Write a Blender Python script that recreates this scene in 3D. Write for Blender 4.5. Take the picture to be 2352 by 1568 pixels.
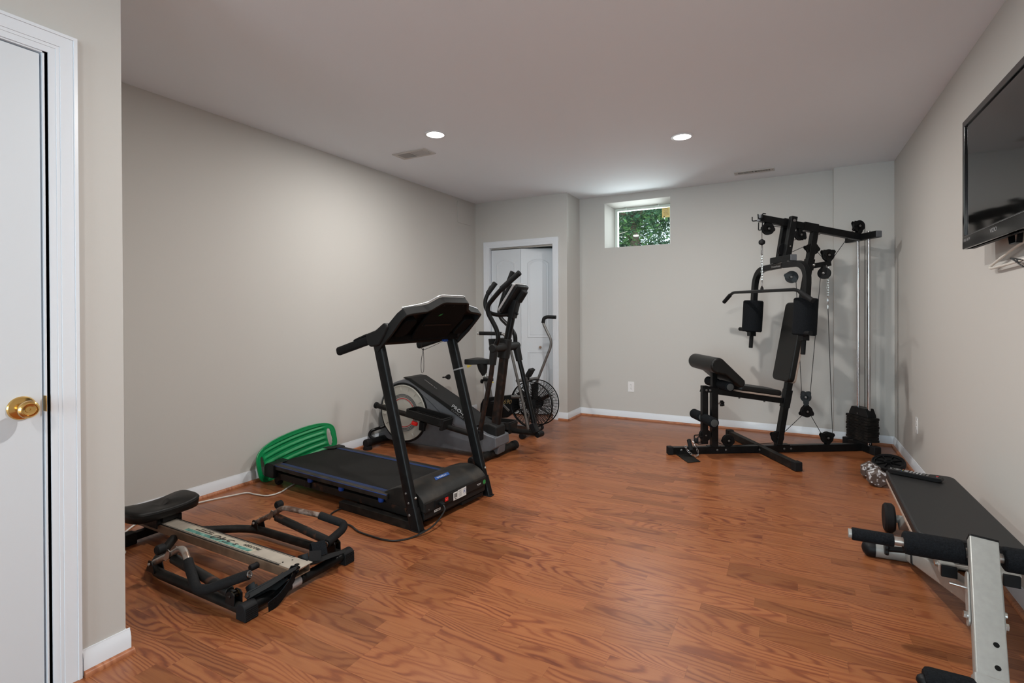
import bpy, math, random
from mathutils import Vector, Matrix
from mathutils.geometry import tessellate_polygon
for _o in list(bpy.data.objects):
    bpy.data.objects.remove(_o)
sc = bpy.context.scene
COL = sc.collection
PI = math.pi
R = math.radians

# ------------------------------------------------------------------ camera
cam_d = bpy.data.cameras.new('camera')
cam = bpy.data.objects.new('camera', cam_d)
COL.objects.link(cam)
sc.camera = cam
FPX, CY, YAW, PITCH, ROLL = 1179.8, 724.93, 0.495, -0.0048, -0.0044
cam_d.sensor_width = 36.0
cam_d.lens = FPX / 2352 * 36
cam_d.shift_y = (CY - 784) / 2352
cam_d.clip_start = 0.02
_f = Vector((-math.sin(YAW) * math.cos(PITCH), math.cos(YAW) * math.cos(PITCH), math.sin(PITCH)))
_r = Vector((math.cos(YAW), math.sin(YAW), 0))
_u = _r.cross(_f)
_r2 = math.cos(ROLL) * _r + math.sin(ROLL) * _u
_u2 = -math.sin(ROLL) * _r + math.cos(ROLL) * _u
cam.matrix_world = Matrix(((_r2.x, _u2.x, -_f.x, 0), (_r2.y, _u2.y, -_f.y, 0), (_r2.z, _u2.z, -_f.z, 1.2), (0, 0, 0, 1)))

# ------------------------------------------------------------------ light
sc.view_settings.view_transform = 'Standard'
sc.view_settings.look = 'None'
sc.view_settings.gamma = 1.0
sc.view_settings.use_curve_mapping = False
sc.view_settings.exposure = -0.08
world = bpy.data.worlds.new('sky')
sc.world = world
world.use_nodes = True
_bg = world.node_tree.nodes['Background']
_bg.inputs[0].default_value = (0.78, 0.89, 1.0, 1)
_bg.inputs[1].default_value = 2.2


def light(name, kind, loc, power, color=(1, 1, 1), target=None, **kw):
    d = bpy.data.lights.new(name, kind)
    d.energy = power
    d.color = color
    for k, v in kw.items():
        setattr(d, k, v)
    o = bpy.data.objects.new(name, d)
    o.location = loc
    if target is not None:
        o.rotation_euler = (Vector(target) - Vector(loc)).to_track_quat('-Z', 'Y').to_euler()
    COL.objects.link(o)
    return o


SUN = light('sun', 'SUN', (0, 9, 6), 4.0, (1, 0.95, 0.86), target=(-1.5, 10.5, 0), angle=0.01)
# added area light for daylight from behind the camera; the rear wall is solid
light('rear_daylight', 'AREA', (-0.6, -6.3, 1.30), 190, (0.70, 0.90, 1.0), target=(-0.6, 2, 1.30), shape='RECTANGLE', size=2.7, size_y=2.1)
# added fill light at the solid right wall, brightens the left wall
light('side_fill', 'AREA', (0.80, -1.9, 1.55), 35, (0.70, 0.90, 1.0), target=(-3.4, 2.4, 2.0), shape='RECTANGLE', size=1.5, size_y=1.3)
# daylight of the basement window
light('window_daylight', 'AREA', (-1.5, 6.35, 2.22), 26, (0.93, 0.97, 1.0), target=(-1.45, 5.2, 2.42), shape='RECTANGLE', size=0.75, size_y=0.5)
LAMP_W = [24, 27, 42, 20, 22]
LAMPS = [(-2.337, 3.13), (-0.719, 4.085), (-0.75, 1.80), (-0.75, -0.9), (-0.75, -3.6)]  # last two are unseen, assumed and added for more light behind the camera
FILL = None

# ------------------------------------------------------------------ materials
MATS = {}


def mat(name, col, rough=0.5, metal=0.0, spec=0.5, noise=0.0, nscale=30.0, bump=0.0, bscale=200.0, col2=None, emit=0, coat=0.0, c2lo=0.45, c2hi=0.7):
    m = bpy.data.materials.new(name)
    m.use_nodes = True
    nt = m.node_tree
    b = nt.nodes['Principled BSDF']
    b.inputs['Base Color'].default_value = (*col, 1)
    b.inputs['Roughness'].default_value = rough
    b.inputs['Metallic'].default_value = metal
    b.inputs['Specular IOR Level'].default_value = spec
    if coat:
        b.inputs['Coat Weight'].default_value = coat
        b.inputs['Coat Roughness'].default_value = 0.1
    tc = nt.nodes.new('ShaderNodeTexCoord')
    if noise or col2:
        n = nt.nodes.new('ShaderNodeTexNoise')
        n.inputs['Scale'].default_value = nscale
        n.inputs['Detail'].default_value = 4
        nt.links.new(tc.outputs['Object'], n.inputs['Vector'])
        rp = nt.nodes.new('ShaderNodeValToRGB')
        if col2:
            rp.color_ramp.elements[0].position = c2lo
            rp.color_ramp.elements[1].position = c2hi
            rp.color_ramp.elements[0].color = (*col, 1)
            rp.color_ramp.elements[1].color = (*col2, 1)
        else:
            rp.color_ramp.elements[0].position = 0.3
            rp.color_ramp.elements[1].position = 0.7
            rp.color_ramp.elements[0].color = (*[c * (1 - noise) for c in col], 1)
            rp.color_ramp.elements[1].color = (*[min(1, c * (1 + noise)) for c in col], 1)
        nt.links.new(n.outputs['Fac'], rp.inputs['Fac'])
        nt.links.new(rp.outputs['Color'], b.inputs['Base Color'])
    if bump:
        n2 = nt.nodes.new('ShaderNodeTexNoise')
        n2.inputs['Scale'].default_value = bscale
        n2.inputs['Detail'].default_value = 3
        nt.links.new(tc.outputs['Object'], n2.inputs['Vector'])
        bp = nt.nodes.new('ShaderNodeBump')
        bp.inputs['Strength'].default_value = bump
        bp.inputs['Distance'].default_value = 0.002
        nt.links.new(n2.outputs['Fac'], bp.inputs['Height'])
        nt.links.new(bp.outputs['Normal'], b.inputs['Normal'])
    if emit:
        b.inputs['Emission Color'].default_value = (1, 0.97, 0.92, 1)
        b.inputs['Emission Strength'].default_value = emit
    MATS[name] = m
    return m


mat('wall_paint', (0.55, 0.540, 0.515), 0.75, spec=0.25, bump=0.06, bscale=500)
mat('ceiling_paint', (0.82, 0.865, 0.92), 0.85, spec=0.2, bump=0.05, bscale=300)
mat('white_trim', (0.74, 0.78, 0.83), 0.32, spec=0.5)
mat('white_door', (0.68, 0.725, 0.77), 0.4, spec=0.5, bump=0.04, bscale=400)
mat('vinyl_frame', (0.66, 0.74, 0.68), 0.4)
mat('black_metal', (0.006, 0.0062, 0.0066), 0.36, spec=0.18, noise=0.35, nscale=25, bump=0.03, bscale=600)
mat('dusty_metal', (0.008, 0.0075, 0.007), 0.5, spec=0.18, col2=(0.022, 0.018, 0.015), nscale=18)
mat('rusted_metal', (0.008, 0.0075, 0.007), 0.55, spec=0.3, col2=(0.12, 0.045, 0.022), nscale=16, c2lo=0.58, c2hi=0.75)
mat('rust_tube', (0.12, 0.07, 0.05), 0.5, metal=0.4, col2=(0.36, 0.29, 0.25), nscale=35, bump=0.15, bscale=300)
mat('worn_tube', (0.40, 0.36, 0.33), 0.32, metal=0.7, col2=(0.26, 0.17, 0.12), nscale=30, c2lo=0.5, c2hi=0.75)
mat('rusty_black', (0.010, 0.007, 0.006), 0.5, spec=0.2, col2=(0.034, 0.018, 0.013), nscale=22)
mat('black_plastic', (0.007, 0.0073, 0.008), 0.45, spec=0.18, bump=0.08, bscale=900)
mat('dark_plastic', (0.012, 0.012, 0.012), 0.55, spec=0.2, bump=0.08, bscale=900)
mat('dusty_plastic', (0.013, 0.0125, 0.0115), 0.5, spec=0.2, col2=(0.042, 0.034, 0.027), nscale=9)
mat('matt_black', (0.006, 0.006, 0.006), 0.8, spec=0.1)
mat('belt_rubber', (0.011, 0.0105, 0.010), 0.8, spec=0.15, noise=0.2, nscale=300, bump=0.2, bscale=1500)
mat('vinyl', (0.009, 0.0088, 0.0085), 0.42, spec=0.25, bump=0.10, bscale=700)
mat('bench_vinyl', (0.014, 0.0143, 0.015), 0.5, spec=0.25, bump=0.08, bscale=900)
mat('foam', (0.007, 0.0082, 0.010), 0.9, spec=0.12, noise=0.5, nscale=220, bump=0.6, bscale=350)
mat('grip_foam', (0.009, 0.0092, 0.0098), 0.75, spec=0.18, noise=0.3, nscale=150, bump=0.25, bscale=500)
mat('rubber', (0.010, 0.010, 0.0108), 0.65, spec=0.18, bump=0.08, bscale=500)
mat('foam_end', (0.05, 0.055, 0.055), 0.6)
mat('grey_plastic', (0.115, 0.122, 0.135), 0.42, spec=0.45, noise=0.08, nscale=20)
mat('cream_plastic', (0.46, 0.45, 0.405), 0.45, noise=0.06, nscale=8)
mat('silver_plastic', (0.42, 0.42, 0.43), 0.35, metal=0.5)
mat('silver_paint', (0.33, 0.335, 0.32), 0.38, metal=0.25, noise=0.05, nscale=60)
mat('rail_paint', (0.42, 0.375, 0.315), 0.4, metal=0.25, noise=0.15, nscale=12)
mat('rail_side', (0.20, 0.13, 0.085), 0.5, noise=0.3, nscale=14)
mat('chrome', (0.62, 0.62, 0.63), 0.12, metal=1.0)
mat('zinc', (0.52, 0.52, 0.50), 0.3, metal=1.0)
mat('dull_steel', (0.16, 0.155, 0.15), 0.4, metal=0.6, noise=0.2, nscale=30)
mat('brass', (0.72, 0.46, 0.16), 0.16, metal=1.0)
mat('wood_knob', (0.28, 0.19, 0.13), 0.5)
mat('green_plastic', (0.0, 0.22, 0.065), 0.42, spec=0.45, noise=0.06, nscale=40)
mat('blue_plastic', (0.008, 0.055, 0.30), 0.4)
mat('blue_print', (0.015, 0.075, 0.30), 0.45)
mat('stripe_print', (0.012, 0.055, 0.22), 0.45)
mat('red_plastic', (0.62, 0.012, 0.01), 0.3)
mat('red_print', (0.45, 0.015, 0.02), 0.5)
mat('grey_print', (0.055, 0.06, 0.068), 0.5)
mat('white_print', (0.62, 0.63, 0.64), 0.5)
mat('dim_print', (0.22, 0.22, 0.22), 0.5)
mat('dark_print', (0.02, 0.018, 0.016), 0.5)
mat('gold_print', (0.22, 0.15, 0.06), 0.5)
mat('green_print', (0.02, 0.25, 0.06), 0.5)
mat('yellow_print', (0.6, 0.45, 0.05), 0.5)
mat('marble_print', (0.03, 0.16, 0.14), 0.45, col2=(0.22, 0.45, 0.38), nscale=45, c2lo=0.4, c2hi=0.75)
mat('label_print', (0.40, 0.36, 0.28), 0.45, noise=0.06, nscale=20)
mat('paper', (0.72, 0.72, 0.70), 0.6)
mat('yellow_paper', (0.75, 0.56, 0.22), 0.6, noise=0.15, nscale=60)
mat('white_cable', (0.66, 0.63, 0.58), 0.5)
mat('black_cable', (0.008, 0.008, 0.008), 0.45)
mat('plate', (0.78, 0.78, 0.78), 0.35)
mat('iron', (0.075, 0.055, 0.045), 0.6, metal=0.2, noise=0.3, nscale=40, bump=0.2, bscale=200)
mat('iron_paint', (0.085, 0.06, 0.05), 0.6, col2=(0.55, 0.56, 0.58), nscale=38, c2lo=0.56, c2hi=0.60)
mat('pad_board', (0.36, 0.28, 0.23), 0.6, noise=0.1, nscale=30)
mat('vent_metal', (0.55, 0.54, 0.53), 0.5)
mat('vent_dark', (0.12, 0.12, 0.12), 0.8)
mat('reflector', (0.80, 0.78, 0.74), 0.35)
mat('bulb', (1, 1, 1), 0.5, emit=26)
mat('tv_bezel', (0.006, 0.006, 0.0065), 0.12, spec=0.5)
mat('tv_screen', (0.004, 0.004, 0.004), 0.06, spec=0.55)
mat('leaf', (0.03, 0.115, 0.05), 0.5, noise=0.7, nscale=1.7)
mat('leaf_light', (0.10, 0.24, 0.07), 0.5, noise=0.4, nscale=2)
mat('bark', (0.16, 0.12, 0.09), 0.9, noise=0.3, nscale=20)
mat('twig', (0.5, 0.47, 0.4), 0.8)
mat('ground', (0.40, 0.42, 0.34), 0.9, noise=0.2, nscale=5)


def glass_mat():
    m = bpy.data.materials.new('window_glass')
    m.use_nodes = True
    nt = m.node_tree
    nt.nodes.remove(nt.nodes['Principled BSDF'])
    t = nt.nodes.new('ShaderNodeBsdfTransparent')
    t.inputs[0].default_value = (0.93, 0.96, 0.95, 1)
    g = nt.nodes.new('ShaderNodeBsdfGlossy')
    g.inputs['Roughness'].default_value = 0.02
    mx = nt.nodes.new('ShaderNodeMixShader')
    fr = nt.nodes.new('ShaderNodeFresnel')
    fr.inputs['IOR'].default_value = 1.4
    nt.links.new(fr.outputs[0], mx.inputs[0])
    nt.links.new(t.outputs[0], mx.inputs[1])
    nt.links.new(g.outputs[0], mx.inputs[2])
    nt.links.new(mx.outputs[0], nt.nodes['Material Output'].inputs[0])
    MATS['glass'] = m


glass_mat()


def oak(name, attr, lo, mid, hi, vary, rough, gscale=1.0):
    """oak grain running along x; a per-piece number shifts the figure and the tone"""
    m = bpy.data.materials.new(name)
    m.use_nodes = True
    nt = m.node_tree
    N, L = nt.nodes, nt.links
    b = N['Principled BSDF']

    def nd(t, **kw):
        n = N.new(t)
        for k, v in kw.items():
            setattr(n, k, v)
        return n

    def mth(op, a, c=None, clamp=False):
        n = nd('ShaderNodeMath', operation=op)
        n.use_clamp = clamp
        for i, v in enumerate((a, c)):
            if v is None:
                continue
            if isinstance(v, (int, float)):
                n.inputs[i].default_value = v
            else:
                L.new(v, n.inputs[i])
        return n.outputs[0]

    geo = nd('ShaderNodeNewGeometry')
    sep = nd('ShaderNodeSeparateXYZ')
    L.new(geo.outputs['Position'], sep.inputs[0])
    if attr:
        at = nd('ShaderNodeAttribute', attribute_name=attr)
        pid = at.outputs['Fac']
    else:
        v = nd('ShaderNodeValue')
        v.outputs[0].default_value = 0.37
        pid = v.outputs[0]
    px = mth('ADD', sep.outputs[0], mth('MULTIPLY', pid, 91.7))
    py = mth('ADD', sep.outputs[1], mth('MULTIPLY', pid, 37.3))

    def noise(sx, sy, detail, rough_=0.5, off=0.0):
        cmb = nd('ShaderNodeCombineXYZ')
        L.new(mth('MULTIPLY', px, sx), cmb.inputs[0])
        L.new(mth('MULTIPLY', py, sy), cmb.inputs[1])
        L.new(mth('ADD', mth('MULTIPLY', pid, 13.1), off), cmb.inputs[2])
        n = nd('ShaderNodeTexNoise')
        n.inputs['Scale'].default_value = 1.0
        n.inputs['Detail'].default_value = detail
        n.inputs['Roughness'].default_value = rough_
        L.new(cmb.outputs[0], n.inputs['Vector'])
        return n.outputs['Fac']

    big = noise(1.5, 8.0 * gscale, 1.0, 0.3)
    wob = noise(14, 45, 2, 0.5, 3.0)
    fine = noise(5, 420, 3, 0.6, 5.0)
    streak = noise(1.6, 60, 2, 0.55, 7.0)
    ph = mth('ADD', mth('MULTIPLY', big, 92.0), mth('MULTIPLY', py, 190.0 * gscale))
    ph = mth('ADD', ph, mth('MULTIPLY', wob, 3.4))
    g = mth('ADD', mth('MULTIPLY', mth('SINE', ph), 0.5), 0.5)
    g = mth('POWER', g, 2.6)
    amp = noise(1.8, 10, 1.5, 0.5, 9.0)
    amp = mth('MULTIPLY', mth('SUBTRACT', amp, 0.34, True), 2.4, True)
    g = mth('MULTIPLY', g, mth('ADD', mth('MULTIPLY', amp, 0.62), 0.20))
    g = mth('ADD', mth('MULTIPLY', g, 0.78), mth('MULTIPLY', fine, 0.30))
    g = mth('ADD', g, mth('MULTIPLY', mth('SUBTRACT', streak, 0.5), 0.35))
    rp = nd('ShaderNodeValToRGB')
    e = rp.color_ramp.elements
    e[0].position, e[0].color = 0.06, (*hi, 1)
    e[1].position, e[1].color = 0.92, (*lo, 1)
    x = e.new(0.40)
    x.color = (*mid, 1)
    L.new(g, rp.inputs['Fac'])
    wn = nd('ShaderNodeTexWhiteNoise')
    wn.noise_dimensions = '1D'
    L.new(mth('MULTIPLY', pid, 517.0), wn.inputs['W'])
    hs = nd('ShaderNodeHueSaturation')
    dark = mth('MULTIPLY', mth('SUBTRACT', wn.outputs['Value'], 0.74, True), 3.8)
    tone = mth('ADD', mth('MULTIPLY', mth('SINE', mth('MULTIPLY', wn.outputs['Value'], 40.0)), vary * 0.2), 1.0)
    tone = mth('SUBTRACT', tone, mth('MULTIPLY', mth('MINIMUM', dark, 0.7), vary * 1.05))
    L.new(tone, hs.inputs['Value'])
    L.new(mth('ADD', mth('MULTIPLY', mth('MINIMUM', dark, 0.7), vary * 0.05), 1.0), hs.inputs['Saturation'])
    hs.inputs['Hue'].default_value = 0.5
    L.new(rp.outputs['Color'], hs.inputs['Color'])
    L.new(hs.outputs['Color'], b.inputs['Base Color'])
    b.inputs['Roughness'].default_value = rough
    b.inputs['Specular IOR Level'].default_value = 0.30
    bp = nd('ShaderNodeBump')
    bp.inputs['Strength'].default_value = 0.08
    bp.inputs['Distance'].default_value = 0.001
    L.new(fine, bp.inputs['Height'])
    L.new(bp.outputs['Normal'], b.inputs['Normal'])
    MATS[name] = m


oak('oak_floor', 'piece', (0.105, 0.027, 0.015), (0.225, 0.070, 0.027), (0.315, 0.118, 0.045), 0.30, 0.30)
oak('oak_trim', None, (0.20, 0.065, 0.03), (0.33, 0.12, 0.055), (0.42, 0.175, 0.085), 0.0, 0.4)


# ------------------------------------------------------------------ mesh helpers
def V(p):
    return p if isinstance(p, Vector) else Vector(p)


def fillet(pts, rad, n=5):
    pts = [V(p) for p in pts]
    if rad <= 0 or len(pts) < 3:
        return pts
    out = [pts[0]]
    for i in range(1, len(pts) - 1):
        a, b, c = pts[i - 1], pts[i], pts[i + 1]
        d1, d2 = (a - b), (c - b)
        k = min(rad, d1.length * 0.49, d2.length * 0.49)
        p, q = b + d1.normalized() * k, b + d2.normalized() * k
        for j in range(n + 1):
            t = j / n
            out.append((1 - t) ** 2 * p + 2 * t * (1 - t) * b + t * t * q)
    out.append(pts[-1])
    return out


def spline(pts, n=6):
    pts = [V(p) for p in pts]
    P = [2 * pts[0] - pts[1]] + pts + [2 * pts[-1] - pts[-2]]
    out = []
    for i in range(1, len(P) - 2):
        for j in range(n):
            t = j / n
            a, b, c, d = P[i - 1], P[i], P[i + 1], P[i + 2]
            out.append(0.5 * ((2 * b) + (c - a) * t + (2 * a - 5 * b + 4 * c - d) * t * t + (3 * b - a - 3 * c + d) * t ** 3))
    out.append(pts[-1])
    return out


def rrect(w, h, r, n=5, cx=0, cy=0):
    out = []
    for (sx, sy, a0) in ((1, 1, 0), (-1, 1, 90), (-1, -1, 180), (1, -1, 270)):
        for j in range(n + 1):
            a = R(a0 + 90 * j / n)
            out.append((cx + sx * (w / 2 - r) + r * math.cos(a), cy + sy * (h / 2 - r) + r * math.sin(a)))
    return out


def circ(r, n=24, cx=0, cy=0):
    return [(cx + r * math.cos(2 * PI * i / n), cy + r * math.sin(2 * PI * i / n)) for i in range(n)]


class MB:
    def __init__(s):
        s.v, s.f = [], []

    def add(s, vs, fs):
        k = len(s.v)
        s.v += [V(p) for p in vs]
        s.f += [tuple(i + k for i in f) for f in fs]
        return s

    def box(s, c, d, M=None):
        c = V(c)
        vs = []
        for x in (-.5, .5):
            for y in (-.5, .5):
                for z in (-.5, .5):
                    p = Vector((x * d[0], y * d[1], z * d[2]))
                    vs.append(c + (M @ p if M else p))
        return s.add(vs, [(0, 1, 3, 2), (4, 6, 7, 5), (0, 4, 5, 1), (2, 3, 7, 6), (0, 2, 6, 4), (1, 5, 7, 3)])

    def rings(s, rings, cap=True, close=False):
        n = len(rings[0])
        vs = [p for r in rings for p in r]
        fs = []
        m = len(rings)
        for i in range(m if close else m - 1):
            a, b = i * n, ((i + 1) % m) * n
            for j in range(n):
                k = (j + 1) % n
                fs.append((a + j, a + k, b + k, b + j))
        if cap and not close:
            fs.append(tuple(range(n))[::-1])
            fs.append(tuple(range((m - 1) * n, m * n)))
        return s.add(vs, fs)

    def tube(s, pts, r, n=12, rc=0.0, cap=True, close=False, rn=5):
        pts = fillet(pts, rc, rn) if rc else [V(p) for p in pts]
        m = len(pts)
        rr = r if isinstance(r, (list, tuple)) else [r] * m
        up = None
        rings = []
        for i in range(m):
            if close:
                t = pts[(i + 1) % m] - pts[i - 1]
            else:
                t = pts[min(i + 1, m - 1)] - pts[max(i - 1, 0)]
            t.normalize()
            if up is None:
                a = Vector((0, 0, 1)) if abs(t.z) < 0.9 else Vector((1, 0, 0))
                up = (a - t * a.dot(t)).normalized()
            else:
                up = (up - t * up.dot(t)).normalized()
            sd = t.cross(up)
            rings.append([pts[i] + rr[i] * (math.cos(2 * PI * j / n) * sd + math.sin(2 * PI * j / n) * up) for j in range(n)])
        return s.rings(rings, cap, close)

    def bar(s, pts, w, h, up=(0, 0, 1), rc=0.0, rn=5, r=0.0):
        """rectangular section swept along pts: w across, h along up"""
        pts = fillet(pts, rc, rn) if rc else [V(p) for p in pts]
        up = V(up)
        m = len(pts)
        pr = rrect(w, h, r, 3) if r else [(w / 2, h / 2), (-w / 2, h / 2), (-w / 2, -h / 2), (w / 2, -h / 2)]
        rings = []
        for i in range(m):
            t = (pts[min(i + 1, m - 1)] - pts[max(i - 1, 0)]).normalized()
            sd = t.cross(up).normalized()
            u2 = sd.cross(t).normalized()
            k = 1.0
            if 0 < i < m - 1:
                a, b = (pts[i] - pts[i - 1]).normalized(), (pts[i + 1] - pts[i]).normalized()
                k = 1 / max(0.5, math.cos(a.angle(b, 0) / 2))
            bend_in_side = True
            rings.append([pts[i] + sd * x + u2 * y * 1.0 for x, y in pr])
        return s.rings(rings)

    def prism(s, poly, O, U, Vv, t, holes=(), off=None):
        """extrude a 2D outline; thickness t centred on O unless off is given (distance of the first face along N)"""
        O, U, Vv = V(O), V(U).normalized(), V(Vv).normalized()
        N = U.cross(Vv)
        o0 = -t / 2 if off is None else off
        loops = [list(poly)] + [list(h) for h in holes]
        tri = tessellate_polygon([[Vector((x, y, 0)) for x, y in l] for l in loops])
        flat = [p for l in loops for p in l]
        n = len(flat)
        vs = [O + U * x + Vv * y + N * o0 for x, y in flat] + [O + U * x + Vv * y + N * (o0 + t) for x, y in flat]
        fs = []
        if not holes:
            fs.append(tuple(range(n))[::-1])
            fs.append(tuple(range(n, 2 * n)))
            ar = sum(flat[i][0] * flat[(i + 1) % n][1] - flat[(i + 1) % n][0] * flat[i][1] for i in range(n))
            if ar < 0:
                fs = [f[::-1] for f in fs]
        else:
            for a, b, c in tri:
                (x0, y0), (x1, y1), (x2, y2) = flat[a], flat[b], flat[c]
                if (x1 - x0) * (y2 - y0) - (x2 - x0) * (y1 - y0) < 0:
                    b, c = c, b
                fs.append((c, b, a))
                fs.append((a + n, b + n, c + n))
        k = 0
        for li, l in enumerate(loops):
            m = len(l)
            ar = sum(l[i][0] * l[(i + 1) % m][1] - l[(i + 1) % m][0] * l[i][1] for i in range(m))
            fwd = (ar > 0) == (li == 0)
            for i in range(m):
                a, b = k + i, k + (i + 1) % m
                fs.append((a, b, b + n, a + n) if fwd else (b, a, a + n, b + n))
            k += m
        return s.add(vs, fs)

    def lathe(s, O, axis, prof, n=20, cap=True, close=False):
        O, A = V(O), V(axis).normalized()
        a = Vector((0, 0, 1)) if abs(A.z) < 0.9 else Vector((1, 0, 0))
        X = (a - A * a.dot(A)).normalized()
        Y = A.cross(X)
        rings = [[O + A * h + r * (math.cos(2 * PI * j / n) * X + math.sin(2 * PI * j / n) * Y) for j in range(n)] for r, h in prof]
        return s.rings(rings, cap, close)

    def cyl(s, a, b, r, n=16, ch=0.0):
        a, b = V(a), V(b)
        L = (b - a).length
        pr = [(r, 0), (r, L)] if not ch else [(r - ch, 0), (r, ch), (r, L - ch), (r - ch, L)]
        return s.lathe(a, b - a, pr, n)

    def ring(s, O, axis, r0, r1, h, n=40):
        return s.lathe(O, axis, [(r0, 0), (r0, h), (r1, h), (r1, 0)], n, cap=False, close=True)

    def moulding(s, prof, A, B, out, up=(0, 0, 1)):
        """prof in (out, up) from A to B"""
        out, up = V(out), V(up)
        return s.rings([[V(P) + out * x + up * y for x, y in prof] for P in (A, B)])


def finish(me, ang=35):
    import bmesh
    bm = bmesh.new()
    bm.from_mesh(me)
    bmesh.ops.recalc_face_normals(bm, faces=bm.faces)
    bm.to_mesh(me)
    bm.free()
    me.polygons.foreach_set('use_smooth', [True] * len(me.polygons))
    me.set_sharp_from_angle(angle=R(ang))


def obj(name, mb, m, parent=None, bev=0.0, world=False, seg=2, ang=35, label=None, kind=None):
    vs = mb.v
    if parent is not None and world:
        Mi = root_matrix(parent).inverted()
        vs = [Mi @ p for p in vs]
    me = bpy.data.meshes.new(name)
    me.from_pydata([tuple(p) for p in vs], [], mb.f)
    me.materials.append(MATS[m])
    finish(me, ang)
    o = bpy.data.objects.new(name, me)
    COL.objects.link(o)
    if parent is not None:
        o.parent = parent
    if bev:
        b = o.modifiers.new('bevel', 'BEVEL')
        b.width = bev
        b.segments = seg
        b.limit_method = 'ANGLE'
        b.angle_limit = R(40)
        b.harden_normals = True
    if label:
        o['label'] = label
    if kind:
        o['kind'] = kind
    return o


def root_matrix(o):
    M = Matrix.Identity(4)
    while o is not None:
        M = Matrix.Translation(o.location) @ o.rotation_euler.to_matrix().to_4x4() @ M
        o = o.parent
    return M


def thing(name, label, cat, loc=(0, 0, 0), rz=0.0, group=None):
    o = bpy.data.objects.new(name, None)
    o.empty_display_size = 0.1
    COL.objects.link(o)
    o.location = loc
    o.rotation_euler = (0, 0, R(rz))
    o['label'] = label
    o['category'] = cat
    if group:
        o['group'] = group
    return o


def tag(o, label, cat, group=None):
    o['label'] = label
    o['category'] = cat
    if group:
        o['group'] = group
    return o


def struct(name, mb, m, parent=None, bev=0.0, label=None):
    o = obj(name, mb, m, parent, bev)
    if parent is None:
        o['kind'] = 'structure'
    if label:
        o['label'] = label
    return o


def text(name, body, size, O, U, Vv, m, parent, world=False, ext=0.0004, xs=1.0, shear=0.0, align='CENTER'):
    c = bpy.data.curves.new(name, 'FONT')
    c.body = body
    c.size = size
    c.align_x = align
    c.align_y = 'CENTER'
    c.extrude = ext
    c.shear = shear
    c.resolution_u = 3
    t = bpy.data.objects.new(name, c)
    me = bpy.data.meshes.new_from_object(t)
    O, U, Vv = V(O), V(U).normalized(), V(Vv).normalized()
    N = U.cross(Vv)
    Mi = root_matrix(parent).inverted() if (world and parent is not None) else Matrix.Identity(4)
    for v in me.vertices:
        x, y, z = v.co
        v.co = Mi @ (O + U * x * xs + Vv * y + N * (z + ext * 0.5))
    me.name = name
    me.materials.clear()
    me.materials.append(MATS[m])
    o = bpy.data.objects.new(name, me)
    COL.objects.link(o)
    o.parent = parent
    bpy.data.objects.remove(t)
    bpy.data.curves.remove(c)
    return o


def copy_tree(o, parent=None):
    c = o.copy()
    COL.objects.link(c)
    c.parent = parent
    for ch in list(o.children):
        copy_tree(ch, c)
    return c

# ------------------------------------------------------------------ room
XL, XR, YB, YR, H = -3.389, 0.826, 5.738, -6.5, 2.544
XD, YE = -2.075, 0.946          # wall with the near door, and its corner
Y1, X1 = 5.343, -2.184          # closet front and its return
YP, XP = 5.654, 0.366           # shallow pilaster in the right corner
T = 0.12
BW, BH = 0.012, 0.085


def wallbox(name, x0, x1, y0, y1, z0=0.0, z1=H, m='wall_paint'):
    return struct(name, MB().box(((x0 + x1) / 2, (y0 + y1) / 2, (z0 + z1) / 2), (x1 - x0, y1 - y0, z1 - z0)), m)


wallbox('wall_left', XL - T, XL, YE - T, YB + 0.3)
wallbox('wall_right', XR, XR + T, YR, YB + 0.3)
wallbox('wall_rear', XD - T, XR + T, YR - T, YR)
# wall with the near door (opening y -0.085..0.735)
DY0, DY1, DZ = -0.085, 0.733, 2.035
w = MB()
w.box((XD - T / 2, (DY1 + YE) / 2, H / 2), (T, YE - DY1, H))
w.box((XD - T / 2, (DY0 + DY1) / 2, (DZ + H) / 2), (T, DY1 - DY0, H - DZ))
w.box((XD - T / 2, (YR + DY0) / 2, H / 2), (T, DY0 - YR, H))
struct('wall_near_left', w, 'wall_paint')
wallbox('wall_end', XL, XD - T, YE - T, YE)
# back wall with the window opening, deep foundation reveal
WX0, WX1, WZ0, WZ1, WD = -1.877, -1.137, 1.949, 2.461, 0.30
w = MB()
hole = [(WX0, WZ0), (WX1, WZ0), (WX1, WZ1), (WX0, WZ1)]
w.prism([(X1 - 0.1, 0), (XR, 0), (XR, H), (X1 - 0.1, H)], (0, YB, 0), (1, 0, 0), (0, 0, 1), WD, holes=[hole], off=-WD)
struct('wall_back', w, 'wall_paint')
wallbox('wall_pilaster', XP, XR, YP, YB)
# closet front with its door opening
CX0, CX1, CZ = -3.205, -2.352, 1.995
w = MB()
w.prism([(XL, 0), (CX0, 0), (CX0, CZ), (CX1, CZ), (CX1, 0), (X1, 0), (X1, H), (XL, H)], (0, Y1, 0), (1, 0, 0), (0, 0, 1), 0.11, off=-0.11)
struct('wall_closet', w, 'wall_paint')
wallbox('wall_closet_return', X1 - 0.10, X1, Y1 + 0.11, YB)
wallbox('wall_closet_back', XL, X1, YB + 0.18, YB + 0.3)

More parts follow.
